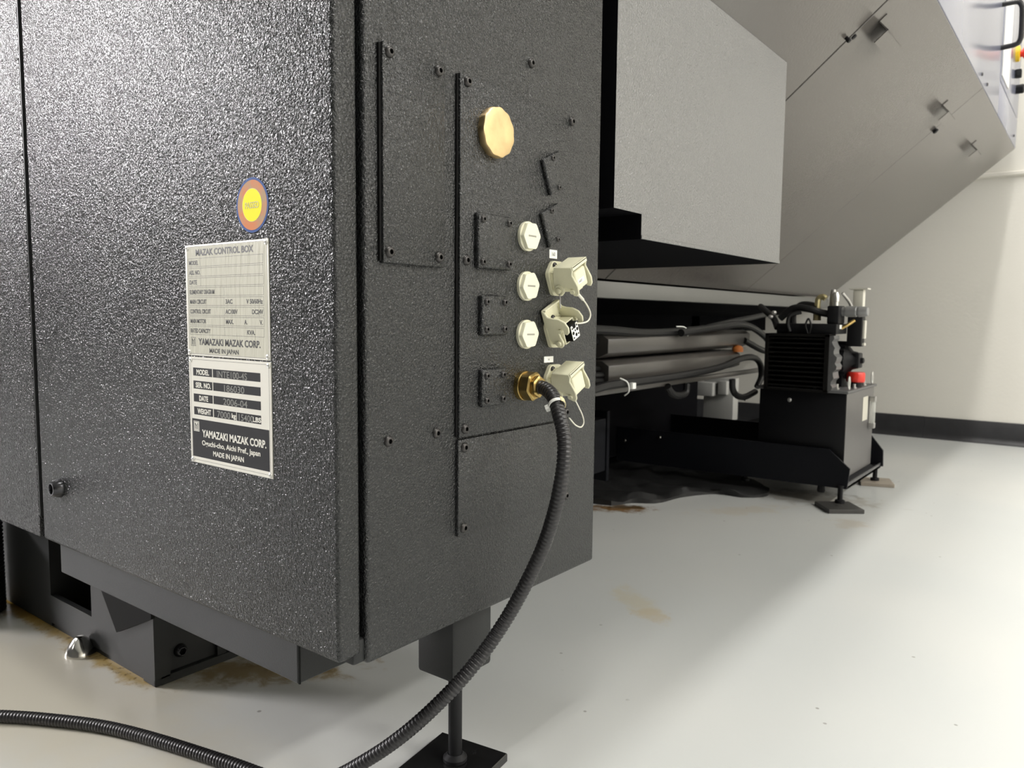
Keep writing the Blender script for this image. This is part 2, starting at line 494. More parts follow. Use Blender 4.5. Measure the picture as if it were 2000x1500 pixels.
# cover plates on the side panel
def plate(y0, y1, z0, z1, t, bolts, mesh, label, name='cover_plate', bev=0.0018, x0=XF):
    bm = bmesh.new()
    bx(bm, x0 - 0.001, x0 + t, y0, y1, z0, z1, bev=0.0012, seg=2)
    p = obj(name, bm, PAINT, cab, smooth=True, label=label)
    for (y, z) in bolts:
        inst('bolt', mesh, p, T(x0 + t, y, z) @ RX @ Matrix.Rotation(random.random() * 3, 4, 'Z'))
    return p
def edge_shadow(y0, y1, z0, z1, t=0.0025):  # black strip standing in for the shadow beside a plate's edge
    return box('edge_shadow', (XF - 0.001, XF + t, y0, y1, z0, z1), BLACK, cab)
edge_shadow(0.5080, 0.594, 0.611, 0.8105, 0.003)
plate(0.5105, 0.5964, 0.6090, 0.8122, 0.0055, [(0.5188, 0.8040), (0.5862, 0.8035), (0.5178, 0.6195), (0.5870, 0.6190)], M6,
      'tall narrow cover plate with four corner bolts')
edge_shadow(0.6175, 0.832, 0.4295, 0.8095, 0.0022)
tall = plate(0.6200, 0.8370, 0.4280, 0.8109, 0.0050, [(0.6310, 0.8040), (0.8305, 0.8030), (0.6300, 0.6188), (0.6290, 0.4372), (0.8270, 0.4372)], M6,
      'large cover plate that carries the plugs and connectors')
plate(0.6195, 0.8350, 0.3190, 0.4258, 0.0042, [(0.6290, 0.4168), (0.6285, 0.3275), (0.8280, 0.4160), (0.8310, 0.3270)], M6,
      'wide lower cover plate below the connectors')
for (y, z) in ((0.5205, 0.4366), (0.5890, 0.4367), (0.7500, 0.8540)):
    inst('bolt', M6, side, T(XF, y, z) @ RX)
X1 = XF + 0.0050     # face of the large plate
def small_plate(y0, y1, z0, z1, label):
    bm = bmesh.new()
    bx(bm, X1 - 0.001, X1 + 0.0065, y0, y1, z0, z1, bev=0.0025, seg=3)
    p = obj('cover_plate', bm, PAINT, cab, smooth=True, label=label)
    i = 0.0072
    for y in (y0 + i, y1 - i * 0.8):
        for z in (z0 + i, z1 - i):
            inst('screw', M4, p, T(X1 + 0.0065, y, z) @ RX @ Matrix.Rotation(random.random() * 3, 4, 'Z'))
    return p
# shifted a touch because their faces stand proud of the panel
small_plate(0.6430, 0.7020, 0.6110, 0.6710, 'square cover plate, largest of three beside the round plugs')
small_plate(0.6500, 0.6950, 0.5380, 0.5824, 'small square cover plate, middle of three beside the round plugs')
small_plate(0.6510, 0.6930, 0.4590, 0.5010, 'small square glossy cover plate left of the brass gland')
# tilted plates over unused connector openings
def tilt_plate(cy, cz, label):
    M = T(X1, cy, cz) @ Matrix.Rotation(R(25), 4, 'X')
    bm = bmesh.new()
    bx(bm, -0.001, 0.0050, -0.0195, 0.0195, -0.0220, 0.0220, bev=0.0020, seg=3)
    p = obj('blanking_plate', bm, PAINT, cab, M, smooth=True, label=label)
    for (a, b_) in ((0.0005, 0.0180), (-0.0005, -0.0180)):
        inst('screw', M3, p, M @ T(0.0050, a, b_) @ RX)
tilt_plate(0.7900, 0.7336, 'tilted blanking plate, upper of two')
tilt_plate(0.7890, 0.6708, 'tilted blanking plate, lower of two')

# big brass cap with scalloped edge
bm = bmesh.new()
def scal(k, a, r):
    return r * (1 + 0.02 * math.cos(11 * a))
lathe(bm, [(0.0262, -0.001), (0.0265, 0.0), (0.0270, 0.0070), (0.0262, 0.0086), (0.0245, 0.0090), (0.012, 0.0088)], 80, fn=scal)
obj('brass_cap', bm, BRASS, cab, T(X1, 0.6745, 0.7595) @ RX @ Matrix.Rotation(0.2, 4, 'Z'), smooth=True, label='large round brass blanking cap')
# three cream hexagon plugs
def hex_plug(y, z, rot, label):
    bm = bmesh.new()
    lathe(bm, [(0.0168, -0.001), (0.0172, 0.0), (0.0172, 0.0035), (0.0165, 0.0042)], 36)
    def hx(k, a, r):
        t = (a + PI / 6) % (PI / 3) - PI / 6
        return min(r / math.cos(t), 0.0168 if k < 3 else 0.0160)
    lathe(bm, [(0.0148, 0.0038), (0.0148, 0.0060), (0.0148, 0.0080), (0.0144, 0.0090)], 48, fn=hx)
    M = T(X1, y, z) @ RX @ Matrix.Rotation(R(rot), 4, 'Z')
    p = obj('hexagon_plug', bm, CREAM, cab, M, smooth=True, label=label)
    bm = bmesh.new(); bx(bm, 0.00895, 0.0092, -0.0075, 0.0075, -0.0010, 0.0010)
    obj('slot', bm, flat('slot_shade', (0.30, 0.29, 0.24), 0.6) if 'slot_shade' not in MATS else MATS['slot_shade'], p, T(X1, y, z) @ Matrix.Rotation(R(rot * 0.1 - 1), 4, 'X'))
hex_plug(0.7375, 0.6530, 2, 'cream hexagonal screw plug, topmost of three')
hex_plug(0.7367, 0.5952, 8, 'cream hexagonal screw plug, middle of three')
hex_plug(0.7365, 0.5385, 5, 'cream hexagonal screw plug, lowest of three')

# ---- bulkhead connectors
C25, S25 = math.cos(R(25)), math.sin(R(25))
RC = Matrix.Rotation(R(25), 4, 'X')
FL = [(-.0225, .005), (-.012, .0212), (.010, .0212), (.0225, -.005), (.012, -.0212), (-.010, -.0212)]
def chamf(pts, d):
    out = []
    n = len(pts)
    for i in range(n):
        p, a, c = Vector(pts[i]), Vector(pts[i - 1]), Vector(pts[(i + 1) % n])
        u, v = (a - p).normalized(), (c - p).normalized()
        for t in (0.0, 0.5, 1.0):
            out.append(tuple(p + u * d * (1 - t) ** 2 + v * d * t ** 2))
    return out
def flange(root_name, M, label, screw=True):
    bm = bmesh.new()
    prism(bm, chamf(FL, 0.004), 'x', -0.001, 0.0045, mat=0)
    prism(bm, chamf([(a * 0.80, b_ * 0.80) for a, b_ in FL], 0.004), 'x', 0.0045, 0.0075)
    root = obj(root_name, bm, CREAMS, cab, M, smooth=True, label=label)
    for (a, b_) in ((-0.0085, 0.0155), (0.0085, -0.0155)):
        inst('screw', M4 if screw else M3, root, M @ T(0.0045, a, b_) @ RX)
    return root
def ear(bm, u0, u1, outline):
    prism(bm, outline, 'y', u0, u1, bev=0.0008, seg=1)
def arc(cx, cy, r, a0, a1, n=8):
    return [(cx + r * math.cos(R(a0 + (a1 - a0) * i / n)), cy + r * math.sin(R(a0 + (a1 - a0) * i / n))) for i in range(n + 1)]
def closed_connector(cy, cz, label, writing=None):
    M = T(X1, cy, cz)
    root = flange('bulkhead_connector', M, label)
    MB = M @ RC
    # hood shell: box with stepped end cap, built in the tilted frame
    bm = bmesh.new()
    bx(bm, 0.004, 0.0325, -0.0135, 0.0135, -0.0128, 0.0128, bev=0.0018)
    bx(bm, 0.0300, 0.0385, -0.0126, 0.0130, -0.0122, 0.0122, bev=0.0028, seg=3)
    bx(bm, 0.012, 0.034, -0.0060, 0.0060, -0.0150, -0.0120, bev=0.001)   # cord eye block
    obj('housing', bm, CREAMS, root, MB, smooth=True)
    # latch: crossbar above, one cheek on either side
    bm = bmesh.new()
    bx(bm, 0.0135, 0.0400, -0.0160, 0.0182, 0.0178, 0.0205, bev=0.0008)
    bx(bm, 0.0375, 0.0400, -0.0160, 0.0182, 0.0150, 0.0205, bev=0.0006)
    for u0, u1 in ((-0.0168, -0.0142), (0.0158, 0.0184)):
        pts = [(0.0135, 0.0203), (0.0385, 0.0203), (0.0392, 0.0150), (0.0372, 0.0100), (0.0395, 0.0030), (0.0420, -0.0050), (0.0415, -0.0130), (0.0385, -0.0175), (0.0330, -0.0165)]
        pts += [(0.0300, -0.0080), (0.0240, -0.0060)]
        pts += arc(0.0145, -0.0085, 0.0072, 10, -180, 9)
        pts += [(0.0078, 0.0), (0.0100, 0.0110)]
        ear(bm, u0, u1, pts)
    # pegs and their round bosses
    lathe(bm, [(0.0070, 0), (0.0070, 0.0012), (0.0062, 0.0016), (0.0048, 0.0016), (0.0044, 0.0010)], 24, M=T(0.0148, -0.0166, -0.0085) @ Matrix.Rotation(PI / 2, 4, 'X'))
    for u, s in ((-0.0186, 1), (0.0165, 1)):
        lathe(bm, [(0.0034, 0), (0.0034, 0.0035), (0.0026, 0.0040)], 16, M=T(0.0145, u + 0.0025, -0.0085) @ Matrix.Rotation(PI / 2, 4, 'X'))
        lathe(bm, [(0.0030, 0), (0.0030, 0.0035)], 12, M=T(0.0335, u + 0.0030, -0.0105) @ Matrix.Rotation(PI / 2, 4, 'X'))
    obj('latch_lever', bm, CREAMS, root, MB, smooth=True)
    if writing:
        bm = bmesh.new()
        bx(bm, 0.03850, 0.03858, -0.0085, 0.0060, -0.0050, 0.0008)
        obj('label', bm, WHITE, root, MB)
        bm = bmesh.new()
        text_into(bm, writing, 0.0040, MB @ T(0.0387, -0.0075, -0.0036) @ Matrix.Rotation(PI / 2, 4, 'Z') @ Matrix.Rotation(PI / 2, 4, 'X'))
        obj('lettering', bm, INKG, root)
    return root
con1 = closed_connector(0.7985, 0.6065, 'closed cream bulkhead connector, topmost of three', '160T')
con3 = closed_connector(0.7975, 0.4790, 'closed cream bulkhead connector, lowest, beside the conduit')
# open connector with its black insert
M = T(X1, 0.7962, 0.5425)
con2 = flange('bulkhead_connector', M, 'open cream bulkhead connector with black contact insert, middle of three')
MB = M @ RC
bm = bmesh.new()
for (a, b_, c, d) in ((-0.0135, -0.0118, -0.0128, 0.0128), (0.0118, 0.0135, -0.0128, 0.0128), (-0.0135, 0.0135, -0.0128, -0.0112), (-0.0135, 0.0135, 0.0112, 0.0128)):
    bx(bm, 0.004, 0.0245, a, b_, c, d, bev=0.0005, seg=1)
obj('housing', bm, CREAMS, con2, MB, smooth=True)
bm = bmesh.new(); bx(bm, 0.004, 0.0320, -0.0085, 0.0085, -0.0105, 0.0100, bev=0.0006, seg=1)
ins = obj('insert', bm, BLACK, con2, MB, smooth=True, label='black contact insert')
bm = bmesh.new()
prism(bm, chamf([(-0.0078, -0.0098), (0.0078, -0.0098), (0.0078, 0.0092), (0.0040, 0.0092), (0.0030, 0.0035), (-0.0030, 0.0035), (-0.0040, 0.0085), (-0.0078, 0.0085)], 0.0012), 'x', 0.0320, 0.0325)
obj('contact_face', bm, WHITE, ins, MB, label='white contact face with round holes')
bm = bmesh.new()
for (u, v, r) in ((-0.0052, 0.0050, .0013), (0.0053, 0.0060, .0013), (0.0002, 0.0008, .0013), (-0.0048, -0.0010, .0022), (0.0050, 0.0008, .0022), (0.0008, -0.0050, .0022), (-0.0052, -0.0070, .0013), (0.0056, -0.0055, .0013)):
    lathe(bm, [(r, 0.03245), (r, 0.0327)], 12, M=T(0, u, v) @ Matrix(((0, 0, 1, 0), (1, 0, 0, 0), (0, 1, 0, 0), (0, 0, 0, 1))))
obj('contact_hole', bm, BLACK, ins, MB)
# raised latch
bm = bmesh.new()
bx(bm, 0.0015, 0.0040, -0.0165, 0.0180, 0.0170, 0.0340, bev=0.0006)
bx(bm, 0.0015, 0.0080, -0.0165, 0.0180, 0.0320, 0.0342, bev=0.0006)
for u0, u1 in ((-0.0175, -0.0148), (0.0165, 0.0190)):
    pts = [(0.0015, 0.0335), (0.0045, 0.0335), (0.0090, 0.0255), (0.0150, 0.0240), (0.0240, 0.0232), (0.0320, 0.0190), (0.0360, 0.0115), (0.0350, 0.0050), (0.0315, 0.0020),
           (0.0270, 0.0035), (0.0275, 0.0080), (0.0255, 0.0110), (0.0225, 0.0095), (0.0205, 0.0040), (0.0215, -0.0010), (0.0235, -0.0070)]
    pts += arc(0.0175, -0.0095, 0.0062, 10, -150, 8)
    pts += [(0.0060, -0.0060), (0.0020, 0.0060), (0.0015, 0.0180)]
    ear(bm, u0, u1, pts)
for u in (-0.0192, 0.0172):
    lathe(bm, [(0.0034, 0), (0.0034, 0.0035), (0.0026, 0.0040)], 16, M=T(0.0172, u + 0.0030, -0.0092) @ Matrix.Rotation(PI / 2, 4, 'X'))
    lathe(bm, [(0.0026, 0), (0.0026, 0.0035)], 12, M=T(0.0235, u + 0.0030, 0.0075) @ Matrix.Rotation(PI / 2, 4, 'X'))
obj('latch_lever', bm, CREAMS, con2, MB, smooth=True)
# retaining cords
CORDM = flat('cream_cord', (0.72, 0.70, 0.60), 0.4)
hose('cord', [(-0.512, 0.788, 0.590), (-0.508, 0.794, 0.587), (-0.508, 0.805, 0.581), (-0.508, 0.817, 0.572), (-0.508, 0.823, 0.563), (-0.508, 0.818, 0.555), (-0.510, 0.806, 0.552), (-0.514, 0.796, 0.552)], 0.0010, CORDM, con1, 'thin cream retaining cord')
hose('cord_crimp', [(-0.508, 0.7945, 0.5868), (-0.508, 0.8055, 0.5805)], 0.0019, CORDM, con1)
hose('cord', [(-0.512, 0.790, 0.462), (-0.51, 0.795, 0.457), (-0.51, 0.804, 0.447), (-0.51, 0.812, 0.437), (-0.51, 0.815, 0.428), (-0.51, 0.809, 0.423), (-0.51, 0.796, 0.427), (-0.51, 0.782, 0.437)], 0.0009, CORDM, con3, 'thin cream retaining cord')
hose('chain', [(-0.532, 0.787, 0.590), (-0.53, 0.7875, 0.584), (-0.53, 0.788, 0.576), (-0.53, 0.789, 0.570)], 0.0008, STEEL, con1)

# small white marker labels with digits
def marker(y0, y1, z0, z1, s, size, label):
    bm = bmesh.new(); bx(bm, X1 - 0.0005, X1 + 0.0005, y0, y1, z0, z1)
    p = obj('marker_label', bm, WHITE, cab, label=label)
    bm = bmesh.new()
    text_into(bm, s, size, T(X1 + 0.0006, (y0 + y1) / 2, (z0 + z1) / 2 - size * 0.33) @ Matrix.Rotation(PI / 2, 4, 'Z') @ Matrix.Rotation(PI / 2, 4, 'X'), align='CENTER', sx=0.8)
    obj('lettering', bm, INKG, p)
marker(0.7850, 0.8015, 0.6310, 0.6415, '160', 0.0068, 'white paper marker above the top connector')
marker(0.7765, 0.7965, 0.5030, 0.5105, '165', 0.0030, 'white paper marker above the lowest connector')

# ---- nameplates and sticker on the door
MT = Matrix.Rotation(PI / 2, 4, 'X')     # text facing -Y, reading along +X
def nplate(x0, z1, W, H, label):
    bm = bmesh.new()
    bx(bm, x0, x0 + W, YF - 0.0009, YF + 0.0005, z1 - H, z1, bev=0.0004, seg=1)
    p = obj('nameplate', bm, ALU, door, label=label)
    for a in (0.0040, W - 0.0040):
        for c in (0.0035, H - 0.0035):
            bm = bmesh.new()
            lathe(bm, [(0.0026, 0), (0.0024, 0.0007), (0.0010, 0.0013), (0.0007, 0.0012), (0.0006, 0.0004)], 14)
            obj('rivet', bm, RIVET, p, T(x0 + a, YF - 0.0009, z1 - c) @ RY, smooth=True)
    return p
mm = 0.001
# upper plate: 150 x 118 mm
x0, z1, W, H = -0.7965, 0.6325, 0.1498, 0.1185
p1 = nplate(x0, z1, W, H, 'upper aluminium data plate with an empty printed table')
YP = YF - 0.0009
def q(u, v): return (x0 + u * mm, z1 - v * mm)
bm = bmesh.new()
def rect(bm, u0, v0, u1, v1, mat=0, lift=0.00005):
    bx(bm, x0 + u0 * mm, x0 + u1 * mm, YP - lift, YP + 0.0001, z1 - v1 * mm, z1 - v0 * mm, mat=mat)
def line_box(bm, u0, v0, u1, v1, t=0.35, mat=0, lift=0.00006):
    rect(bm, u0, v0, u1, v0 + t, mat, lift); rect(bm, u0, v1 - t, u1, v1, mat, lift)
    rect(bm, u0, v0, u0 + t, v1, mat, lift); rect(bm, u1 - t, v0, u1, v1, mat, lift)
def txt(bm, s, u, v, cap, width=None, align='LEFT', mat=0, bold=0.0, sx=0.78):
    """baseline at v, cap height in mm; width in mm sets the horizontal squeeze"""
    size = cap * mm / 0.70
    if width:
        cu = bpy.data.curves.new('t', 'FONT'); cu.body = s; cu.size = size
        o = bpy.data.objects.new('t', cu); COL.objects.link(o); bpy.context.view_layer.update()
        sx = width * mm / max(o.dimensions.x, 1e-6)
        bpy.data.objects.remove(o); bpy.data.curves.remove(cu)
    text_into(bm, s, size, T(x0 + u * mm, YP - 0.0001, z1 - v * mm) @ MT, mat=mat, sx=sx, align=align, bold=bold)
bmf = bmesh.new(); rect(bmf, 4, 2.2, 147.5, 116.2, lift=0.00003)
# loose crinkled film on the upper plate: fine vertical ridges
fm, nt, b = newmat('plate_film')
b.inputs['Base Color'].default_value = (0.60, 0.585, 0.49, 1); b.inputs['Roughness'].default_value = 0.25
tcn = nt.nodes.new('ShaderNodeTexCoord'); mp = nt.nodes.new('ShaderNodeMapping'); mp.inputs['Scale'].default_value = (1, 1, 0.12)
mp.inputs['Rotation'].default_value = (0, R(6), 0)
nn = nt.nodes.new('ShaderNodeTexNoise'); nn.inputs['Scale'].default_value = 190; nn.inputs['Detail'].default_value = 2
bpn = nt.nodes.new('ShaderNodeBump'); bpn.inputs['Distance'].default_value = 0.0012; bpn.inputs['Strength'].default_value = 0.9
nt.links.new(tcn.outputs['Object'], mp.inputs[0]); nt.links.new(mp.outputs[0], nn.inputs['Vector'])
nt.links.new(nn.outputs['Fac'], bpn.inputs['Height']); nt.links.new(bpn.outputs['Normal'], b.inputs['Normal'])
obj('plate_face', bmf, fm, p1)
line_box(bm, 3.6, 1.8, 147.8, 116.6, 0.3)
txt(bm, 'MAZAK CONTROL BOX', 21, 11.6, 6.4, 103, bold=0.00028)
rows = [('MODEL', 22), ('ASS. NO.', 27), ('DATE', 18), ('ELEMENTARY DIAGRAM', 60), ('MAIN CIRCUIT', 36), ('CONTROL CIRCUIT', 45), ('MAIN MOTOR', 34), ('RATED CAPACITY', 43)]
for i, (s, wd) in enumerate(rows):
    v0 = 14.4 + i * 10.35
    line_box(bm, 6, v0, 141, v0 + 8.9, 0.3)
    du = 29.5 if i < 3 else 72.5
    rect(bm, du, v0, du + 0.3, v0 + 8.9)
    txt(bm, s, 7.5, v0 + 6.9, 4.5, wd * 0.95 * (0.83 if i < 4 else 0.93), bold=0.00014)
for s, u, i, wd in (('3AC', 75, 4, 12), ('V 50/60Hz', 112, 4, 27), ('AC100V', 75, 5, 21), ('DC24V', 121, 5, 18), ('MAX.', 75, 6, 13), ('A.', 108, 6, 4.5), ('V.', 134, 6, 4.5), ('KVA.', 112, 7, 13)):
    txt(bm, s, u, 14.4 + i * 10.35 + 6.9, 4.5, wd, bold=0.00014)
txt(bm, 'YAMAZAKI MAZAK CORP.', 23, 106.4, 6.8, 111, bold=0.00028)
txt(bm, 'MADE IN JAPAN', 43, 114.4, 4.6, 53, bold=0.00014)
def emblem(bm, u, v, s, mat):
    """square frame with an M of three bars and a V"""
    line_box(bm, u, v, u + s, v + s, 0.5, mat)
    a, c = v + 0.14 * s, v + 0.86 * s
    for k in (0.18, 0.44, 0.70):
        rect(bm, u + k * s, a + (0.22 * s if k == 0.44 else 0), u + (k + 0.12) * s, c, mat, 0.00008)
    for (k0, k1) in ((0.18, 0.44), (0.82, 0.5)):
        pts = [(x0 + (u + k0 * s) * mm, z1 - a * mm), (x0 + (u + (k0 + (0.1 if k0 < .5 else -0.1)) * s) * mm, z1 - a * mm),
               (x0 + (u + (k1 + 0.06) * s) * mm, z1 - (v + 0.42 * s) * mm), (x0 + (u + k1 * s) * mm, z1 - (v + 0.5 * s) * mm)]
        prism(bm, pts, 'y', YP - 0.00008, YP, mat=mat)
emblem(bm, 7.5, 98.6, 9.4, 0)
obj('printing', bm, INK, p1)

# lower plate: 150 x 115 mm
x0, z1, W, H = -0.7950, 0.5125, 0.1490, 0.1163
p2 = nplate(x0, z1, W, H, 'lower aluminium data plate with black bars and engraved figures')
bm = bmesh.new()
line_box(bm, 3.4, 2.5, 146, 113, 0.3)
for i in range(4):
    v0 = 11.6 + 14.2 * i
    rect(bm, 8.5, v0, 45.5, v0 + 8.8); rect(bm, 47.0, v0, 131.5, v0 + 8.8)
rect(bm, 4.2, 67.6, 144.6, 109.5)
pan = obj('black_panel', bm, BLKPANEL, p2)
bm = bmesh.new()
for i, (s, wd, u) in enumerate((('MODEL', 24, 15), ('SER. NO.', 29, 13), ('DATE', 17, 19), ('WEIGHT', 26, 15.5))):
    txt(bm, s, u, 11.6 + 14.2 * i + 7.2, 5.4, wd, bold=0.00024)
txt(bm, 'kg', 80, 54.2 + 6.6, 4.8, 7, bold=0.0002)
txt(bm, 'LBS', 117, 54.2 + 7.2, 4.8, 13.5, bold=0.0002)
rect(bm, 88.5, 54.2, 89.3, 63.0, lift=0.00009)
txt(bm, 'YAMAZAKI MAZAK CORP.', 24, 86.2, 7.6, 115, bold=0.00032)
txt(bm, 'Oguchi-cho, Aichi Pref., Japan', 22.5, 95.6, 5.4, 106, bold=0.00016)
txt(bm, 'MADE IN JAPAN', 43.5, 105.2, 5.2, 56, bold=0.00016)
rect(bm, 7.0, 70.2, 18.0, 81.4, lift=0.00008)
obj('printing', bm, WINK, p2, label='silver printed lettering')
bm = bmesh.new()
for s, u, i, wd in (('INTE100-4S', 54, 0, 54), ('186030', 65, 1, 36), ('2006-04', 65, 2, 43), ('7000', 53, 3, 24), ('15400', 91, 3, 25)):
    txt(bm, s, u, 11.6 + 14.2 * i + 8.2, 6.9, wd, bold=0.00004)
obj('engraving', bm, ENGR, p2, label='grey engraved figures')
bm = bmesh.new(); YP -= 0.00006
emblem(bm, 7.6, 70.8, 9.8, 0)
obj('emblem', bm, INK, p2)
YP += 0.00006

# round sticker
def disc(bm, r, y, seg=56):
    lathe(bm, [(r, 0), (r, 0.00012)], seg, M=T(-0.6725, y, 0.6662) @ RY)
bm = bmesh.new(); disc(bm, 0.0268, YF - 0.0002)
st = obj('round_sticker', bm, BLUE, door, label='round inspection sticker, yellow centre in copper and blue rings')
bm = bmesh.new(); disc(bm, 0.0243, YF - 0.0003); obj('copper_ring', bm, COPPER, st)
bm = bmesh.new(); disc(bm, 0.0163, YF - 0.0004); obj('centre_rim', bm, OLIVE, st)
bm = bmesh.new(); disc(bm, 0.0158, YF - 0.00045); obj('yellow_centre', bm, YELLOW, st)
bm = bmesh.new()
text_into(bm, 'PASSED', 0.0090, T(-0.6725, YF - 0.0007, 0.6630) @ MT, sx=0.78, align='CENTER', bold=0.00004)
obj('lettering', bm, OLIVE, st)

# supporting leg under the cabinet
bm = bmesh.new()
bx(bm, -0.636, -0.5785, 0.648, 0.720, 0.131, 0.236, bev=0.004, seg=2)
leg = obj('support_post', bm, SMOOTH, cab, smooth=True, label='square support post beneath the cabinet')
bm = bmesh.new()
lathe(bm, [(0.0085, 0.012), (0.0085, 0.115), (0.0110, 0.116), (0.0110, 0.132)], 20, M=T(-0.6065, 0.684, 0))
lathe(bm, [(0.0150, 0.012), (0.0150, 0.016), (0.0095, 0.021)], 20, M=T(-0.6065, 0.684, 0))
obj('adjuster_rod', bm, MBLACK, leg, smooth=True)

# ------------------------------------------------------------------ foot pads
def pad(cx, cy, s, h, ang, label, mat, group=None):
    bm = bmesh.new()
    bx(bm, -s / 2, s / 2, -s / 2, s / 2, 0, h, bev=0.0012, seg=1)
    lathe(bm, [(0.012, h - 0.001), (0.012, h + 0.0005), (0.010, h + 0.001)], 18)
    o = obj('foot_pad', bm, mat, None, T(cx, cy, 0) @ Matrix.Rotation(R(ang), 4, 'Z'), smooth=True)
    return tag(o, label, 'foot pad', group)
PADM = flat('oily_black_steel', (0.010, 0.010, 0.010), 0.18, rvary=0.1, vscale=30)
p = pad(-0.607, 0.680, 0.100, 0.011, 8, 'black steel foot pad under the cabinet support post', PADM)
PADG = flat('worn_steel_pad', (0.05, 0.048, 0.045), 0.4, vary=0.3, vscale=30)
pad(-0.590, 2.366, 0.104, 0.012, 38, 'dark steel foot pad under the near corner of the hydraulic unit', PADG)
pad(-0.590, 2.822, 0.104, 0.012, 20, 'rusty pale steel foot pad under the far corner of the hydraulic unit', flat('rusty_pad', (0.30, 0.26, 0.21), 0.5, vary=0.4, vscale=25))

# ------------------------------------------------------------------ flexible conduit
con = empty('flexible_conduit', (X1, 0.737, 0.478), 'black corrugated flexible conduit curving from a brass gland down to the floor', 'conduit')
gy, gz = 0.7345, 0.4778
MG = T(X1, gy - 0.0015, gz) @ RX @ Matrix.Diagonal((0.93, 0.93, 0.86, 1))
bm = bmesh.new()
lathe(bm, [(0.0186, -0.0005), (0.0190, 0.0), (0.0190, 0.0065), (0.0182, 0.0075)], 36)
obj('gland_collar', bm, BRASSD, con, MG, smooth=True, label='round brass collar against the plate')
bm = bmesh.new()
def hx2(k, a, r):
    t = (a + PI / 6) % (PI / 3) - PI / 6
    return min(r / math.cos(t), r * 1.11)
lathe(bm, [(0.0150, 0.007), (0.0168, 0.0085), (0.0168, 0.0215), (0.0150, 0.0235), (0.0120, 0.0238)], 48, fn=hx2)
obj('gland_body', bm, BRASSD, con, MG @ Matrix.Rotation(0.25, 4, 'Z'), smooth=True, label='brass hexagon gland body')
bm = bmesh.new()
lathe(bm, [(0.0110, 0.023), (0.0125, 0.0245), (0.0125, 0.0290), (0.0105, 0.0305), (0.0088, 0.0305)], 48, fn=hx2)
obj('gland_nut', bm, BRASSD, con, MG @ Matrix.Rotation(0.6, 4, 'Z'), smooth=True, label='smaller brass hexagon nut')
path = [(-0.530, 0.7330, 0.4778), (-0.513, 0.7325, 0.4765), (-0.493, 0.7225, 0.4680), (-0.474, 0.7080, 0.4480), (-0.465, 0.7024, 0.4299), (-0.461, 0.698, 0.4082), (-0.463, 0.6957, 0.3798), (-0.472, 0.6969, 0.3438),
        (-0.488, 0.6979, 0.2997), (-0.508, 0.6889, 0.2502), (-0.525, 0.6761, 0.2108), (-0.542, 0.6557, 0.1737), (-0.562, 0.6258, 0.1367),
        (-0.595, 0.5937, 0.0938), (-0.635, 0.5682, 0.0564), (-0.685, 0.546, 0.022), (-0.745, 0.526, 0.0092), (-0.8252, 0.5085, 0.0088), (-0.9454, 0.4800, 0.0088),
        (-1.0289, 0.4535, 0.0088), (-1.1002, 0.4188, 0.0088), (-1.1644, 0.3800, 0.0088), (-1.26, 0.31, 0.0088), (-1.40, 0.20, 0.0088)]
pts = resample(spline(path, 16), 0.0012)
bm = bmesh.new()
prof = (0.0070, 0.0081, 0.0083, 0.0081)
tube(bm, pts, lambda i: prof[i % 4], 20)
obj('hose', bm, CONDUIT, con, smooth=False)
for f in bpy.data.objects['hose'].data.polygons: f.use_smooth = True
# cream marker tie round the conduit
c0, c1_ = Vector((-0.4885, 0.7195, 0.4652)), Vector((-0.4805, 0.7135, 0.4570))
ax = (c1_ - c0).normalized()
MTI = Matrix.Translation((c0 + c1_) / 2) @ ax.to_track_quat('Z', 'Y').to_matrix().to_4x4()
bm = bmesh.new()
lathe(bm, [(0.0086, -0.0018), (0.0097, -0.0018), (0.0097, 0.0018), (0.0086, 0.0018)], 28, M=MTI, caps=False)
bx(bm, 0.0080, 0.0135, -0.0030, 0.0030, -0.0030, 0.0030, bev=0.0006, M=MTI @ Matrix.Rotation(R(-150), 4, 'Z'))
tie = obj('cable_tie', bm, WHITE, con, smooth=True, label='white cable tie with a yellow marker')
bm = bmesh.new()
for i in range(8):
    a0, a1 = R(-20 + i * 12), R(-20 + (i + 1) * 12)
    vs = [(r * math.cos(a), r * math.sin(a), h) for r, a, h in ((0.0102, a0, -0.0032), (0.0102, a1, -0.0032), (0.0102, a1, 0.0032), (0.0102, a0, 0.0032), (0.0094, a0, -0.0032), (0.0094, a1, -0.0032), (0.0094, a1, 0.0032), (0.0094, a0, 0.0032))]
    V = [bm.verts.new(MTI @ Vector(v)) for v in vs]
    for f in ((0, 1, 2, 3), (7, 6, 5, 4), (0, 4, 5, 1), (3, 2, 6, 7)): bm.faces.new([V[k] for k in f])
obj('marker', bm, flat('aged_yellow_marker', (0.75, 0.64, 0.36), 0.5), tie)

# ------------------------------------------------------------------ machine base under the left of the cabinet
base = empty('machine_base', (-1.8, 0.9, 0), 'dark grey fabricated machine base standing on the floor below the cabinet doors', 'machine base')
bm = bmesh.new()
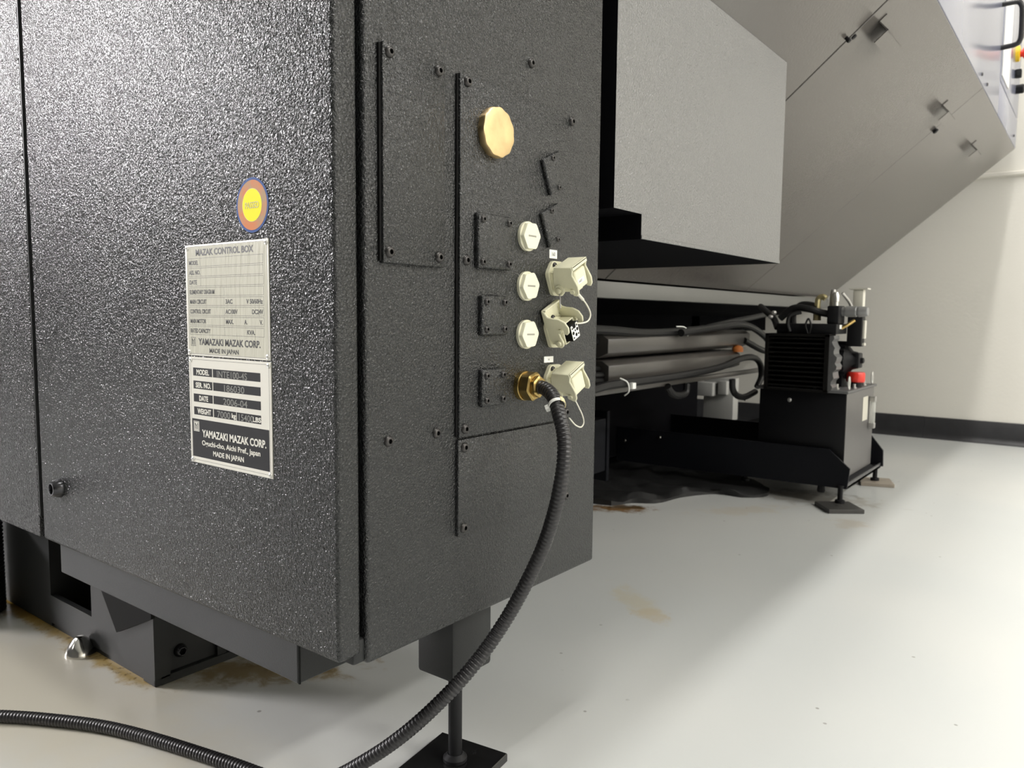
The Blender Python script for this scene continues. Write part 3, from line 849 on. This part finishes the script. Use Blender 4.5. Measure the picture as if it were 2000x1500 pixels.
# front sheet with a rectangular opening
YB = 0.56
out = [(-2.6, 0.0), (-1.135, 0.0), (-1.131, -0.0), (-1.1255, 0.0), (-1.0975, 0.0), (-1.0945, 0.006), (-1.0945, 0.235), (-2.6, 0.235)]
bx(bm, -1.2955, -1.0955, YB, YB + 0.010, 0.010, 0.236)
bx(bm, -1.132, -1.0955, YB, YB + 0.012, 0.0, 0.012, bev=0.002)
bx(bm, -1.452, -1.2955, YB, YB + 0.010, 0.010, 0.060)
bx(bm, -2.6, -1.452, YB + 0.0, YB + 0.010, 0.004, 0.236)
bx(bm, -1.60, -1.132, YB + 0.004, YB + 0.010, 0.0, 0.02)
obj('front_sheet', bm, SMOOTH, base)
bm = bmesh.new()
bx(bm, -1.118, -1.0955, YB + 0.010, YB + 0.0245, 0.010, 0.236)
bx(bm, -1.115, -1.106, YB + 0.0245, 1.6, 0.0, 0.236)
bx(bm, -1.112, -1.0955, YB + 0.010, 1.6, 0.0, 0.0125)
bx(bm, -1.112, -1.0985, 0.665, 0.68, 0.0125, 0.236)
bx(bm, -1.112, -1.0985, 0.700, 0.705, 0.0125, 0.236)
obj('side_frame', bm, SMOOTH, base)
inst('bolt', screw_mesh('base_bolt', 0.0105, 0.009, LOCK, 0.5), base, T(-1.106, 0.606, 0.040) @ RX, label='black socket-head bolt on the side of the base')
box('inner_wall', (-2.6, -1.115, 0.68, 0.70, 0.0, 0.236), BLACK, base)
box('opening_cheek', (-1.475, -1.452, YB + 0.01, 0.68, 0.004, 0.236), SMOOTH, base)
bm = bmesh.new()
prism(bm, [(-1.275, 0.155), (-1.1986, 0.0606), (-1.090, 0.109), (-1.088, 0.155)], 'y', YB - 0.006, YB)
obj('gusset', bm, BLACK, base, label='black triangular gusset')
bm = bmesh.new()
lathe(bm, [(0.024, 0.0), (0.0235, 0.005), (0.0175, 0.016), (0.010, 0.026), (0.0065, 0.029), (0.004, 0.030)], 28, M=T(-1.306, 0.545, 0))
o = obj('floor_anchor', bm, CHROME, None, smooth=True)
tag(o, 'shiny conical steel anchor on the stained floor against the machine base', 'floor anchor')
# brass-coloured fitting seen in the opening
bm = bmesh.new()
lathe(bm, [(0.010, 0), (0.010, 0.02), (0.007, 0.022), (0.007, 0.034)], 16, M=T(-1.318, 0.60, 0.062))
obj('fitting', bm, flat('dirty_fitting', (0.30, 0.24, 0.13), 0.5, metal=0.4), base, smooth=True)
# ribbed drum at the far left edge
bm = bmesh.new()
pr = []
for i in range(26):
    h = 0.02 + i * 0.007
    pr += [(0.056, h), (0.060, h + 0.003)]
lathe(bm, pr, 28)
o = obj('ribbed_bellows', bm, CONDUIT, None, T(-1.640, 0.492, -0.0195), smooth=True)
tag(o, 'black ribbed round bellows at the left edge, under the cabinet', 'bellows')

# ------------------------------------------------------------------ lathe (the large machine behind)
lat = empty('lathe', (-1.6, 2.4, 0), 'large grey machine tool enclosure with a sloping underside overhanging the floor', 'machine')
AX, AZ, BX_, BZ = -1.0733, 0.6607, -0.3423, 1.2781
Ye = 3.9
dv = Vector((BX_ - AX, 0, BZ - AZ)).normalized()          # up the slope
nv = Vector((dv.z, 0, -dv.x))                              # outward, down and to the right
LS = math.hypot(BX_ - AX, BZ - AZ)
def slope(s, y, h=0.0):
    p = Vector((AX, y, AZ)) + dv * s + nv * h
    return p
MS = Matrix(((dv.x, 0, nv.x, AX), (0, 1, 0, 0), (dv.z, 0, nv.z, AZ), (0, 0, 0, 1)))   # local (s, y, h)
# core hidden behind the panels
bm = bmesh.new()
c1p = slope(0, 0, -0.012); c2p = slope(LS, 0, -0.012)
prism(bm, [(c1p.x, c1p.z), (c2p.x - 0.006, c2p.z), (c2p.x - 0.006, 2.15), (-2.5, 2.15), (-2.5, c1p.z)], 'y', 0.93, 3.892)
obj('inner_frame', bm, BLACK, lat)
def sheet(y0, y1, label):
    bm = bmesh.new()
    bx(bm, 0.0, LS - 0.002, y0, y1, -0.010, 0.0, bev=0.0010, seg=1, M=MS)
    return obj('sloping_panel', bm, MACH, lat, smooth=True, label=label)
sp1 = sheet(0.95, 1.8075, 'nearest sloping underside panel')
sp2 = sheet(1.8140, 2.8315, 'middle sloping underside panel')
sp3 = sheet(2.8340, Ye, 'farthest sloping underside panel')
# Z-shaped hanger brackets
for (y, L, par) in ((1.8586, 0.134, sp2), (2.6775, 0.115, sp2), (3.3271, 0.115, sp3)):
    s0 = (Vector((-0.428, 0, 1.2056)) - Vector((AX, 0, AZ))).dot(dv)
    bm = bmesh.new(); t = 0.0024
    bx(bm, s0 - t, s0 + 0.018, y, y + L, 0.0, t, M=MS)
    bx(bm, s0 - t, s0, y, y + L, 0.0, 0.030, M=MS)
    bx(bm, s0 - 0.035, s0, y, y + L, 0.030 - t, 0.030, M=MS)
    obj('bracket', bm, MACH, par, label='folded Z-shaped bracket')
# stop knobs by the seams
def knob(s, y, r, h, par):
    bm = bmesh.new()
    lathe(bm, [(r * 0.8, 0), (r * 0.8, h * 0.4), (r, h * 0.45), (r, h * 0.9), (r * 0.8, h)], 16, M=MS @ T(s, y, 0))
    return obj('catch_knob', bm, MBLACK, par, smooth=True)
def s_of(x): return (x - AX) / dv.x
knob(s_of(-0.4790), 1.797, 0.005, 0.012, sp1)
knob(s_of(-0.4700), 1.822, 0.006, 0.003, sp2)
knob(s_of(-0.4728), 2.836, 0.009, 0.010, sp2)
# vertical front beyond the fold
bm = bmesh.new()
bx(bm, -0.352, BX_, 0.95, 3.232, BZ + 0.001, 2.15, bev=0.002, seg=2)
fp = obj('front_panel', bm, BLUEREFLECT, lat, smooth=True, label='pale vertical front sheet above the fold')
bm = bmesh.new()
bx(bm, -0.352, BX_, 3.238, Ye, 1.40, 2.15, bev=0.002, seg=2)
bx(bm, -0.352, BX_, 3.2325, Ye, BZ + 0.001, 1.395, bev=0.002, seg=2)
fp2 = obj('front_panel', bm, BLUEREFLECT, lat, smooth=True, label='narrow far front sheet with controls')
box('light_strip', (-0.3423, -0.3380, 3.262, 3.48, 1.42, 2.10), flat('bright_white_panel', (0.85, 0.85, 0.84), 0.3), fp2, bev=0.001)
for (y, z) in ((2.782, 1.3046), (2.911, 1.3048), (3.8065, 1.313)):
    inst('bolt', M6, fp if y < 3.2 else fp2, T(BX_, y, z) @ RX)
bm = bmesh.new()
hp = [(-0.342, 3.165, 1.628), (-0.322, 3.165, 1.628), (-0.298, 3.168, 1.628), (-0.288, 3.170, 1.618), (-0.284, 3.175, 1.598), (-0.284, 3.19, 1.53), (-0.288, 3.20, 1.510), (-0.300, 3.205, 1.500), (-0.342, 3.21, 1.498)]
tube(bm, spline(hp, 6), 0.0085, 12)
obj('pull_handle', bm, CONDUIT, fp, smooth=True, label='black D-shaped pull handle')
bm = bmesh.new(); lathe(bm, [(0.030, 0), (0.030, 0.012), (0.024, 0.014)], 24, M=T(BX_, 3.70, 1.607) @ RX)
es = obj('emergency_stop', bm, YEL2, fp2, smooth=True, label='red emergency stop button on a yellow ring')
bm = bmesh.new(); lathe(bm, [(0.014, 0.012), (0.014, 0.022), (0.020, 0.024), (0.021, 0.040), (0.017, 0.046)], 24, M=T(BX_, 3.70, 1.607) @ RX)
obj('button', bm, RED, es, smooth=True)
bm = bmesh.new(); bx(bm, BX_, BX_ + 0.022, 3.695, 3.725, 1.518, 1.548, bev=0.003); obj('selector_switch', bm, MBLACK, fp2, smooth=True)
bm = bmesh.new(); lathe(bm, [(0.018, 0), (0.018, 0.024), (0.014, 0.028)], 20, M=T(BX_, 3.78, 1.490) @ RX)
obj('control_knob', bm, MBLACK, fp2, smooth=True)
# cover box fixed under the slope
xb, zb = -0.56, 0.6768
bm = bmesh.new()
zt = AZ + (xb - AX) * (dv.z / dv.x)
xs = AX + (zb - AZ) * dv.x / dv.z
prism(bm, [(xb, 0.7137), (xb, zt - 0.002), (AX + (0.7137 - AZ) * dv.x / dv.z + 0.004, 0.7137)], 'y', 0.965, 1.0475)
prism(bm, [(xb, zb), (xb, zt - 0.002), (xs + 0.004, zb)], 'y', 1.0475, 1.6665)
bmesh.ops.remove_doubles(bm, verts=bm.verts, dist=0.00001)
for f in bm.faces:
    if abs(f.calc_center_median().x - xb) > 0.01: f.material_index = 1  # shade below the box painted in: all faces but the front near-black
obj('cover_box', bm, [MACHBOX, CASTSHADE], lat, label='wedge-shaped textured cover box with a notched corner')
# return flange along the bottom of the cover box
bm = bmesh.new(); bx(bm, xb - 0.0005, xb + 0.0015, 1.0475, 1.6665, zb, zb + 0.006, bev=0.0006, seg=1); obj('cover_flange', bm, MACHBOX, lat)
# long rail under the slope
bm = bmesh.new()
bx(bm, -1.10, -1.060, 0.95, 3.885, 0.610, 0.6545, bev=0.002, seg=2)
obj('rail', bm, flat('rail_grey', (0.15, 0.15, 0.14), 0.42), lat, smooth=True, label='long pale grey rail below the sloping panels')
# casting behind
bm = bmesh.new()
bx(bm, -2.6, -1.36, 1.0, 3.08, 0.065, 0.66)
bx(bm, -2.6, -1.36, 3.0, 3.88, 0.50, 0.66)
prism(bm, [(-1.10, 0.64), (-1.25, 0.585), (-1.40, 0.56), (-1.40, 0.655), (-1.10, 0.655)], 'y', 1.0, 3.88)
obj('bed_casting', bm, CASTSHADE, lat, label='dark casting in the shade below the slope')
bm = bmesh.new()
bx(bm, -1.36, -1.16, 1.60, 1.98, 0.10, 0.26, bev=0.004)
obj('gearbox_cover', bm, NAVY, lat)
box('web_plate', (-1.36, -1.18, 2.02, 2.035, 0.06, 0.275), NAVY, lat)
box('reflection_darkener', (-1.24, -0.90, 2.90, 3.86, 0.03, 0.105), CASTSHADE, lat, bev=0.003)  # unseen black block, added to darken the reflection in the slope
# cable trays
def tray(x, y0, y1, z0, z1, dz, label):
    bm = bmesh.new()
    def ring(y, o):
        return [(x, y, z0 + o), (x, y, z1 + o), (x - 0.02, y, z1 + 0.012 + o), (x - 0.11, y, z1 + 0.012 + o), (x - 0.11, y, z0 + o - 0.01), (x - 0.03, y, z0 + o - 0.012)]
    A = [bm.verts.new(p) for p in ring(y0, 0)]; B = [bm.verts.new(p) for p in ring(y1, dz)]
    n = len(A)
    bm.faces.new(A); bm.faces.new(B[::-1])
    for i in range(n): bm.faces.new((A[i], A[(i + 1) % n], B[(i + 1) % n], B[i]))
    bmesh.ops.recalc_face_normals(bm, faces=bm.faces)
    bmesh.ops.bevel(bm, geom=list(bm.edges), offset=0.0015, segments=1, affect='EDGES')
    return obj('cable_tray', bm, flat('tray_paint', (0.065, 0.060, 0.054), 0.3) if 'tray_paint' not in MATS else MATS['tray_paint'], lat, smooth=True, label=label)
tray(-0.95, 1.625, 2.563, 0.471, 0.5055, 0.003, 'upper folded cable tray')
tray(-0.95, 1.63, 2.48, 0.404, 0.4405, 0.002, 'lower folded cable tray')
bm = bmesh.new(); bx(bm, -0.962, -0.948, 1.50, 2.72, 0.3715, 0.3855, bev=0.002); obj('tray_bar', bm, MATS['tray_paint'], lat, smooth=True, label='straight square bar under the trays')
HG = 'hose'
for nm, pp, r in (('A', [(-0.96, 1.55, 0.530), (-0.96, 1.669, 0.526), (-0.96, 1.831, 0.518), (-0.96, 2.048, 0.520), (-0.96, 2.304, 0.530), (-0.96, 2.473, 0.538), (-0.96, 2.59, 0.528)], .0115),
                  ('B', [(-0.93, 1.984, 0.518), (-0.93, 2.232, 0.532), (-0.93, 2.417, 0.541), (-0.93, 2.556, 0.523), (-0.93, 2.685, 0.483), (-0.93, 2.704, 0.452), (-0.93, 2.637, 0.45), (-0.95, 2.512, 0.486)], .0105),
                  ('C', [(-0.97, 2.249, 0.530), (-0.97, 2.453, 0.549), (-0.97, 2.637, 0.563), (-0.97, 2.789, 0.576)], .009),
                  ('D', [(-0.925, 1.506, 0.392), (-0.925, 1.598, 0.398), (-0.925, 1.752, 0.398), (-0.925, 1.992, 0.400), (-0.925, 2.242, 0.409), (-0.925, 2.427, 0.430), (-0.925, 2.542, 0.428), (-0.925, 2.603, 0.403), (-0.925, 2.617, 0.361), (-0.925, 2.581, 0.328)], .0105),
                  ('F', [(-0.94, 1.929, 0.372), (-0.94, 1.956, 0.352), (-0.94, 1.995, 0.342), (-0.94, 2.045, 0.345), (-0.94, 2.054, 0.371)], .010),
                  ('G', [(-0.90, 2.293, 0.372), (-0.90, 2.300, 0.340), (-0.90, 2.338, 0.318), (-0.90, 2.404, 0.309), (-0.90, 2.495, 0.319)], .010),
                  ('E', [(-0.98, 1.50, 0.438), (-0.98, 1.645, 0.432), (-1.0, 1.72, 0.430), (-1.0, 1.815, 0.430)], .007),
                  ('H', [(-0.97, 1.50, 0.424), (-0.97, 1.645, 0.418), (-1.0, 1.72, 0.416), (-1.0, 1.815, 0.416)], .007),
                  ('I', [(-0.97, 1.50, 0.410), (-0.97, 1.645, 0.404), (-1.0, 1.72, 0.402), (-1.0, 1.815, 0.404)], .007),
                  ('J', [(-0.98, 1.50, 0.500), (-0.98, 1.58, 0.500), (-0.99, 1.66, 0.500)], .011)):
    hose(HG, pp, r, HOSE, lat)
hose('cable_tie', [(-0.945, 1.985, 0.535), (-0.932, 2.010, 0.533), (-0.932, 2.040, 0.518), (-0.94, 2.049, 0.508)], 0.0016, WHITE, lat)
bm = bmesh.new()
tube(bm, spline([(-0.925, 1.640, 0.412), (-0.911, 1.652, 0.402), (-0.911, 1.660, 0.380), (-0.925, 1.665, 0.368)], 6), 0.0018, 8)
bx(bm, -0.915, -0.903, 1.665, 1.682, 0.385, 0.400, bev=0.001)
obj('cable_tie', bm, WHITE, lat, smooth=True)
bm = bmesh.new()
lathe(bm, [(0.018, 0), (0.018, 0.012), (0.012, 0.020), (0.004, 0.022)], 16, M=T(-0.955, 2.47, 0.449))
obj('rope_knot', bm, ORANGE, lat, smooth=True, label='orange wrapped knot between the trays')
# pale junction box beyond
bm = bmesh.new()
bx(bm, -1.385, -1.249, 3.2, 3.26, 0.118, 0.300, bev=0.003)
bx(bm, -1.420, -1.322, 3.15, 3.20, 0.222, 0.282, bev=0.005)
bx(bm, -1.308, -1.268, 3.17, 3.20, 0.230, 0.290, bev=0.005)
o = obj('junction_box', bm, GREYBOX, None, smooth=True)
tag(o, 'pale grey junction box seen under the machine beyond the hoses', 'junction box')
bx_support = box('bracket_leg', (-1.37, -1.30, 3.21, 3.25, 0.0, 0.119), NAVY)
bx_support.parent = None
tag(bx_support, 'dark stand below the pale junction box, behind the beam', 'stand')

# ------------------------------------------------------------------ hydraulic unit
hyd = empty('hydraulic_unit', (-0.75, 2.6, 0), 'black hydraulic power unit with oil cooler, tank and red filler cap on a steel frame', 'hydraulic unit')
bm = bmesh.new()
bx(bm, -0.86, -0.600, 2.425, 2.770, 0.075, 0.338, bev=0.002)
tank = obj('tank', bm, flat('tank_black', (0.006, 0.006, 0.007), 0.4, spec=0.25), hyd, smooth=True)
bm = bmesh.new(); bx(bm, -0.599, -0.5975, 2.427, 2.768, 0.078, 0.336)
obj('tank_lit_end', bm, flat('tank_end_lit_grey', (0.10, 0.095, 0.092), 0.35), tank, label='lit end of the tank, lightened in its colour')  # light falling on this side of the tank put into a lighter grey
bm = bmesh.new(); bx(bm, -0.87, -0.592, 2.415, 2.780, 0.338, 0.346, bev=0.001)
lid = obj('tank_lid', bm, flat('lid_grey', (0.10, 0.10, 0.10), 0.45), hyd, smooth=True)
bm = bmesh.new()
lathe(bm, [(0.020, 0.346), (0.020, 0.362), (0.028, 0.364)], 24, M=T(-0.617, 2.60, 0))
obj('filler_neck', bm, MBLACK, lid, smooth=True)
bm = bmesh.new()
lathe(bm, [(0.026, 0.362), (0.0275, 0.366), (0.0275, 0.388), (0.025, 0.393), (0.010, 0.3935)], 32, M=T(-0.617, 2.60, 0), fn=lambda k, a, r: r * (1 + 0.03 * (math.cos(12 * a) > 0)))
obj('filler_cap', bm, RED, hyd, smooth=True, label='red plastic filler cap')
for (x, y, r, h) in ((-0.605, 2.535, 0.005, 0.014), (-0.610, 2.68, 0.005, 0.016), (-0.640, 2.47, 0.006, 0.016), (-0.700, 2.46, 0.005, 0.012)):
    bm = bmesh.new(); lathe(bm, [(r * 1.5, 0.346), (r * 1.5, 0.350), (r, 0.351), (r, 0.346 + h)], 12, M=T(x, y, 0)); obj('bolt', bm, STEEL, lid, smooth=True)
def ring_bolt(x, y, z):
    bm = bmesh.new()
    pts = [Vector((x, y + 0.008 * math.cos(a), z + 0.016 + 0.019 * math.sin(a))) for a in [2 * PI * i / 20 for i in range(21)]]
    tube(bm, pts, 0.0022, 8)
    obj('eye_bolt', bm, RIVET, lid, smooth=True)
ring_bolt(-0.600, 2.455, 0.352); ring_bolt(-0.600, 2.745, 0.352)
# sight gauge and label on the tank end
bm = bmesh.new()
bx(bm, -0.5975, -0.5780, 2.700, 2.722, 0.205, 0.222, bev=0.001); bx(bm, -0.5975, -0.5780, 2.700, 2.722, 0.292, 0.309, bev=0.001); bx(bm, -0.5975, -0.5955, 2.706, 2.716, 0.22, 0.295)
sg = obj('sight_gauge', bm, STEEL, tank, smooth=True)
bm = bmesh.new(); lathe(bm, [(0.0085, 0.222), (0.0085, 0.292)], 16, M=T(-0.586, 2.711, 0)); obj('gauge_tube', bm, CLEAR, sg, smooth=True)
box('tank_label', (-0.5976, -0.5968, 2.625, 2.690, 0.235, 0.312), flat('aged_label', (0.55, 0.53, 0.45), 0.5), tank, label='pale label on the tank end')
# frame
bm = bmesh.new()
prism(bm, [(-1.358, 0.05), (-0.578, 0.057), (-0.572, 0.118), (-0.633, 0.170), (-1.358, 0.172)], 'y', 2.395, 2.402)
bx(bm, -1.33, -0.585, 2.402, 2.440, 0.055, 0.061)
obj('front_beam', bm, NAVY, hyd, label='long front frame beam with a cut corner')
bm = bmesh.new()
prism(bm, [(-1.40, 0.06), (-0.571, 0.061), (-0.573, 0.1155), (-0.618, 0.172), (-1.40, 0.174)], 'y', 2.830, 2.838)
obj('rear_beam', bm, NAVY, hyd, label='rear frame beam with a cut corner')
bm = bmesh.new()
bx(bm, -0.66, -0.578, 2.402, 2.830, 0.057, 0.064)
bx(bm, -0.5815, -0.5780, 2.402, 2.830, 0.057, 0.073)
obj('cross_plate', bm, flat('cross_plate_paint', (0.06, 0.06, 0.062), 0.35), hyd)
for (x, z) in ((-1.19, 0.150), (-1.335 + 0.01, 0.125), (-0.905, 0.300)):
    bm = bmesh.new(); lathe(bm, [(0.0065, 0), (0.0065, 0.004), (0.004, 0.006)], 12, M=T(x, 2.395 if z < 0.2 else 2.425, z) @ RY); obj('bolt', bm, CHROME, hyd, smooth=True)
bm = bmesh.new(); lathe(bm, [(0.0065, 0), (0.0065, 0.004), (0.004, 0.006)], 12, M=T(-0.765, 2.425, 0.308) @ RY); obj('bolt', bm, STEEL, hyd, smooth=True)
for (x, y) in ((-0.597, 2.375), (-0.592, 2.820), (-0.905, 2.42)):
    bm = bmesh.new()
    zb0 = 0.0125 if x > -0.8 else 0.03
    lathe(bm, [(0.0075, zb0), (0.0075, 0.058), (0.012, 0.0585), (0.012, 0.066)], 16, M=T(x, y + 0.025 if y < 2.7 else y, 0))
    lathe(bm, [(0.014, zb0), (0.014, zb0 + 0.008), (0.009, zb0 + 0.010)], 16, M=T(x, y + 0.025 if y < 2.7 else y, 0))
    obj('levelling_bolt', bm, MBLACK, hyd, smooth=True)
bm = bmesh.new(); lathe(bm, [(0.010, 0.035), (0.012, 0.040), (0.010, 0.058)], 14, M=T(-0.655, 2.41, 0)); obj('drain_plug', bm, MBLACK, hyd, smooth=True)
# oil cooler
bm = bmesh.new()
bx(bm, -0.842, -0.832, 2.405, 2.475, 0.342, 0.512); bx(bm, -0.662, -0.650, 2.405, 2.475, 0.342, 0.512)
bx(bm, -0.842, -0.650, 2.405, 2.475, 0.506, 0.514); bx(bm, -0.842, -0.650, 2.405, 2.475, 0.338, 0.345)
bx(bm, -0.832, -0.662, 2.455, 2.472, 0.345, 0.506)
cool = obj('oil_cooler', bm, flat('cooler_black', (0.006, 0.0055, 0.005), 0.5, spec=0.15), hyd, label='black finned oil cooler')
for i in range(11):
    z = 0.352 + i * 0.0145
    box('fin', (-0.832, -0.662, 2.410, 2.456, z, z + 0.0045), MATS['cooler_black'], cool)
bm = bmesh.new()
nn_ = 18
pp = [(-0.650 + 0.010 + 0.004 * math.sin(i * 1.9) + 0.012 * math.exp(-((i - 9) / 4) ** 2), 0.345 + 0.165 * i / nn_) for i in range(nn_ + 1)]
prism(bm, [(-0.650, 0.345)] + pp + [(-0.650, 0.510)], 'y', 2.410, 2.470)
obj('cooler_end', bm, flat('end_grey', (0.13, 0.13, 0.13), 0.4, metal=0.3, vary=0.3, vscale=80), cool, smooth=True)
# motor with cooling fins, axis along x
MM = T(-0.70, 2.60, 0.430) @ RX
bm = bmesh.new()
lathe(bm, [(0.050, 0.0), (0.050, 0.055), (0.044, 0.060), (0.030, 0.072), (0.026, 0.086), (0.026, 0.088)], 32)
mot = obj('motor', bm, MBLACK, hyd, MM, smooth=True, label='black finned electric motor')
for i in range(20):
    a = 2 * PI * i / 20
    bm = bmesh.new(); bx(bm, 0.048, 0.060, -0.0016, 0.0016, 0.004, 0.056)
    obj('fin', bm, MBLACK, mot, MM @ Matrix.Rotation(a, 4, 'Z'))
bm = bmesh.new()
bx(bm, -0.024, 0.024, -0.024, 0.024, 0.074, 0.096, bev=0.004)
lathe(bm, [(0.009, 0.096), (0.009, 0.104), (0.006, 0.106)], 12)
obj('pump', bm, MBLACK, mot, MM, smooth=True)
box('motor_foot', (-0.70, -0.65, 2.565, 2.635, 0.345, 0.385), MBLACK, hyd)
# valves and pipework on top
bm = bmesh.new(); bx(bm, -0.82, -0.64, 2.44, 2.56, 0.514, 0.545, bev=0.003); bx(bm, -0.675, -0.640, 2.46, 2.53, 0.545, 0.600, bev=0.004)
obj('valve_block', bm, MBLACK, hyd, smooth=True)
bm = bmesh.new()
lathe(bm, [(0.014, 0.0), (0.014, 0.030), (0.0165, 0.031), (0.0165, 0.060), (0.0150, 0.062), (0.0150, 0.066), (0.0165, 0.067), (0.0165, 0.074), (0.015, 0.078), (0.015, 0.088), (0.012, 0.093)], 24, M=T(-0.660, 2.50, 0.583) @ RX)
obj('valve_solenoid', bm, flat('valve_grey', (0.28, 0.28, 0.275), 0.35, metal=0.3), hyd, smooth=True, label='grey cylindrical solenoid with banded end')
bm = bmesh.new(); lathe(bm, [(0.018, 0.53), (0.018, 0.542), (0.010, 0.543), (0.010, 0.555)], 20, M=T(-0.655, 2.485, 0)); obj('pipe_flange', bm, WHITE, hyd, smooth=True)
bm = bmesh.new(); lathe(bm, [(0.009, 0.600), (0.009, 0.612), (0.011, 0.613), (0.011, 0.632), (0.006, 0.642)], 16, M=T(-0.659, 2.49, 0)); obj('valve_stem', bm, RIVET, hyd, smooth=True)
bm = bmesh.new(); lathe(bm, [(0.011, 0.595), (0.010, 0.630), (0.007, 0.650), (0.003, 0.652)], 14, M=T(-0.672, 2.51, 0)); obj('valve_stem', bm, STEEL, hyd, smooth=True)
BR2 = flat('pale_brass', (0.60, 0.52, 0.28), 0.35, metal=0.85)
hose('brass_elbow', [(-0.712, 2.49, 0.57), (-0.712, 2.49, 0.612), (-0.708, 2.49, 0.624), (-0.696, 2.49, 0.628), (-0.688, 2.49, 0.622)], 0.009, BR2, hyd, 'pale brass elbow fitting')
bm = bmesh.new(); lathe(bm, [(0.012, 0.555), (0.012, 0.580), (0.009, 0.582)], 6, M=T(-0.712, 2.49, 0)); obj('pipe_nut', bm, BR2, hyd)
hose('brass_pipe', [(-0.645, 2.50, 0.530), (-0.630, 2.51, 0.540), (-0.612, 2.53, 0.556)], 0.005, BRASSD, hyd)
bm = bmesh.new(); bx(bm, -0.640, -0.596, 2.56, 2.60, 0.475, 0.575, bev=0.003); obj('manifold', bm, MBLACK, hyd, smooth=True)
bm = bmesh.new(); bx(bm, -0.597, -0.590, 2.57, 2.592, 0.500, 0.556, bev=0.001); bx(bm, -0.600, -0.590, 2.57, 2.592, 0.478, 0.486); obj('level_switch', bm, flat('pale_translucent', (0.62, 0.60, 0.52), 0.3), hyd)
bm = bmesh.new(); bx(bm, -0.640, -0.585, 2.56, 2.60, 0.652, 0.656); bx(bm, -0.628, -0.598, 2.565, 2.595, 0.590, 0.652, bev=0.003); obj('pressure_switch', bm, flat('switch_cream', (0.62, 0.60, 0.52), 0.35), hyd, smooth=True)
hose('pipe', [(-0.648, 2.52, 0.640), (-0.630, 2.54, 0.610), (-0.618, 2.55, 0.575)], 0.005, STEEL, hyd)
for pp, r in (([(-0.79, 2.50, 0.535), (-0.79, 2.50, 0.575), (-0.765, 2.50, 0.600), (-0.735, 2.50, 0.600), (-0.712, 2.49, 0.590)], 0.013),
              ([(-0.82, 2.47, 0.560), (-0.78, 2.47, 0.592), (-0.73, 2.47, 0.590), (-0.70, 2.48, 0.580), (-0.66, 2.49, 0.572)], 0.011),
              ([(-0.775, 2.43, 0.52), (-0.782, 2.43, 0.545), (-0.775, 2.43, 0.570), (-0.745, 2.44, 0.580)], 0.006),
              ([(-0.720, 2.43, 0.515), (-0.728, 2.43, 0.540), (-0.720, 2.43, 0.560), (-0.712, 2.43, 0.540), (-0.716, 2.43, 0.515)], 0.003),
              ([(-0.93, 2.60, 0.60), (-0.88, 2.52, 0.580), (-0.84, 2.47, 0.560), (-0.82, 2.45, 0.530)], 0.010)):
    hose('hose', pp, r, HOSE, hyd)
for (x, z) in ((-0.845, 0.565), (-0.835, 0.578)):
    bm = bmesh.new(); lathe(bm, [(0.007, 0), (0.007, 0.008), (0.004, 0.012)], 10, M=T(x, 2.46, z) @ RY); obj('hose_clamp', bm, STEEL, hyd, smooth=True)

# ------------------------------------------------------------------ crumpled rubber sheet on the floor
outl = [(-1.60, 1.86), (-1.1765, 1.962), (-1.1285, 1.984), (-1.0994, 2.041), (-1.0394, 2.091), (-1.0171, 2.203), (-0.9722, 2.295), (-0.9342, 2.326), (-0.8677, 2.327), (-0.8163, 2.388), (-0.835, 2.47), (-0.8888, 2.53), (-1.0046, 2.60), (-1.30, 2.70), (-1.60, 2.60)]
ol = resample([Vector((x, y, 0)) for x, y, _ in spline([(x, y, 0) for x, y in outl] + [(*outl[0], 0)], 10)], 0.012)[:-1]
cen = Vector((-1.25, 2.28, 0))
bm = bmesh.new(); rings = []
def lift(p, k):
    h = 0.013 + 0.032 * abs(noise.noise(Vector((p.x * 6, p.y * 10, 1)))) + 0.010 * noise.noise(Vector((p.x * 17, p.y * 17, 2)))
    return max(0.006, h * (0.55 if k == 0 else 1))
for k in range(16):
    t = 1 - k / 16
    rings.append([bm.verts.new(((q := cen + (p - cen) * t).x, q.y, lift(q, k))) for p in ol])
low = [bm.verts.new((p.x, p.y, 0)) for p in ol]
n = len(ol)
for A, B in zip([low] + rings, rings):
    for i in range(n): bm.faces.new((A[i], A[(i + 1) % n], B[(i + 1) % n], B[i]))
bm.faces.new(rings[-1]); bm.faces.new(low[::-1])
o = obj('rubber_sheet', bm, MAT_RUBBER, None, smooth=True)
tag(o, 'crumpled black rubber sheet lying on the floor under the machine', 'sheet')
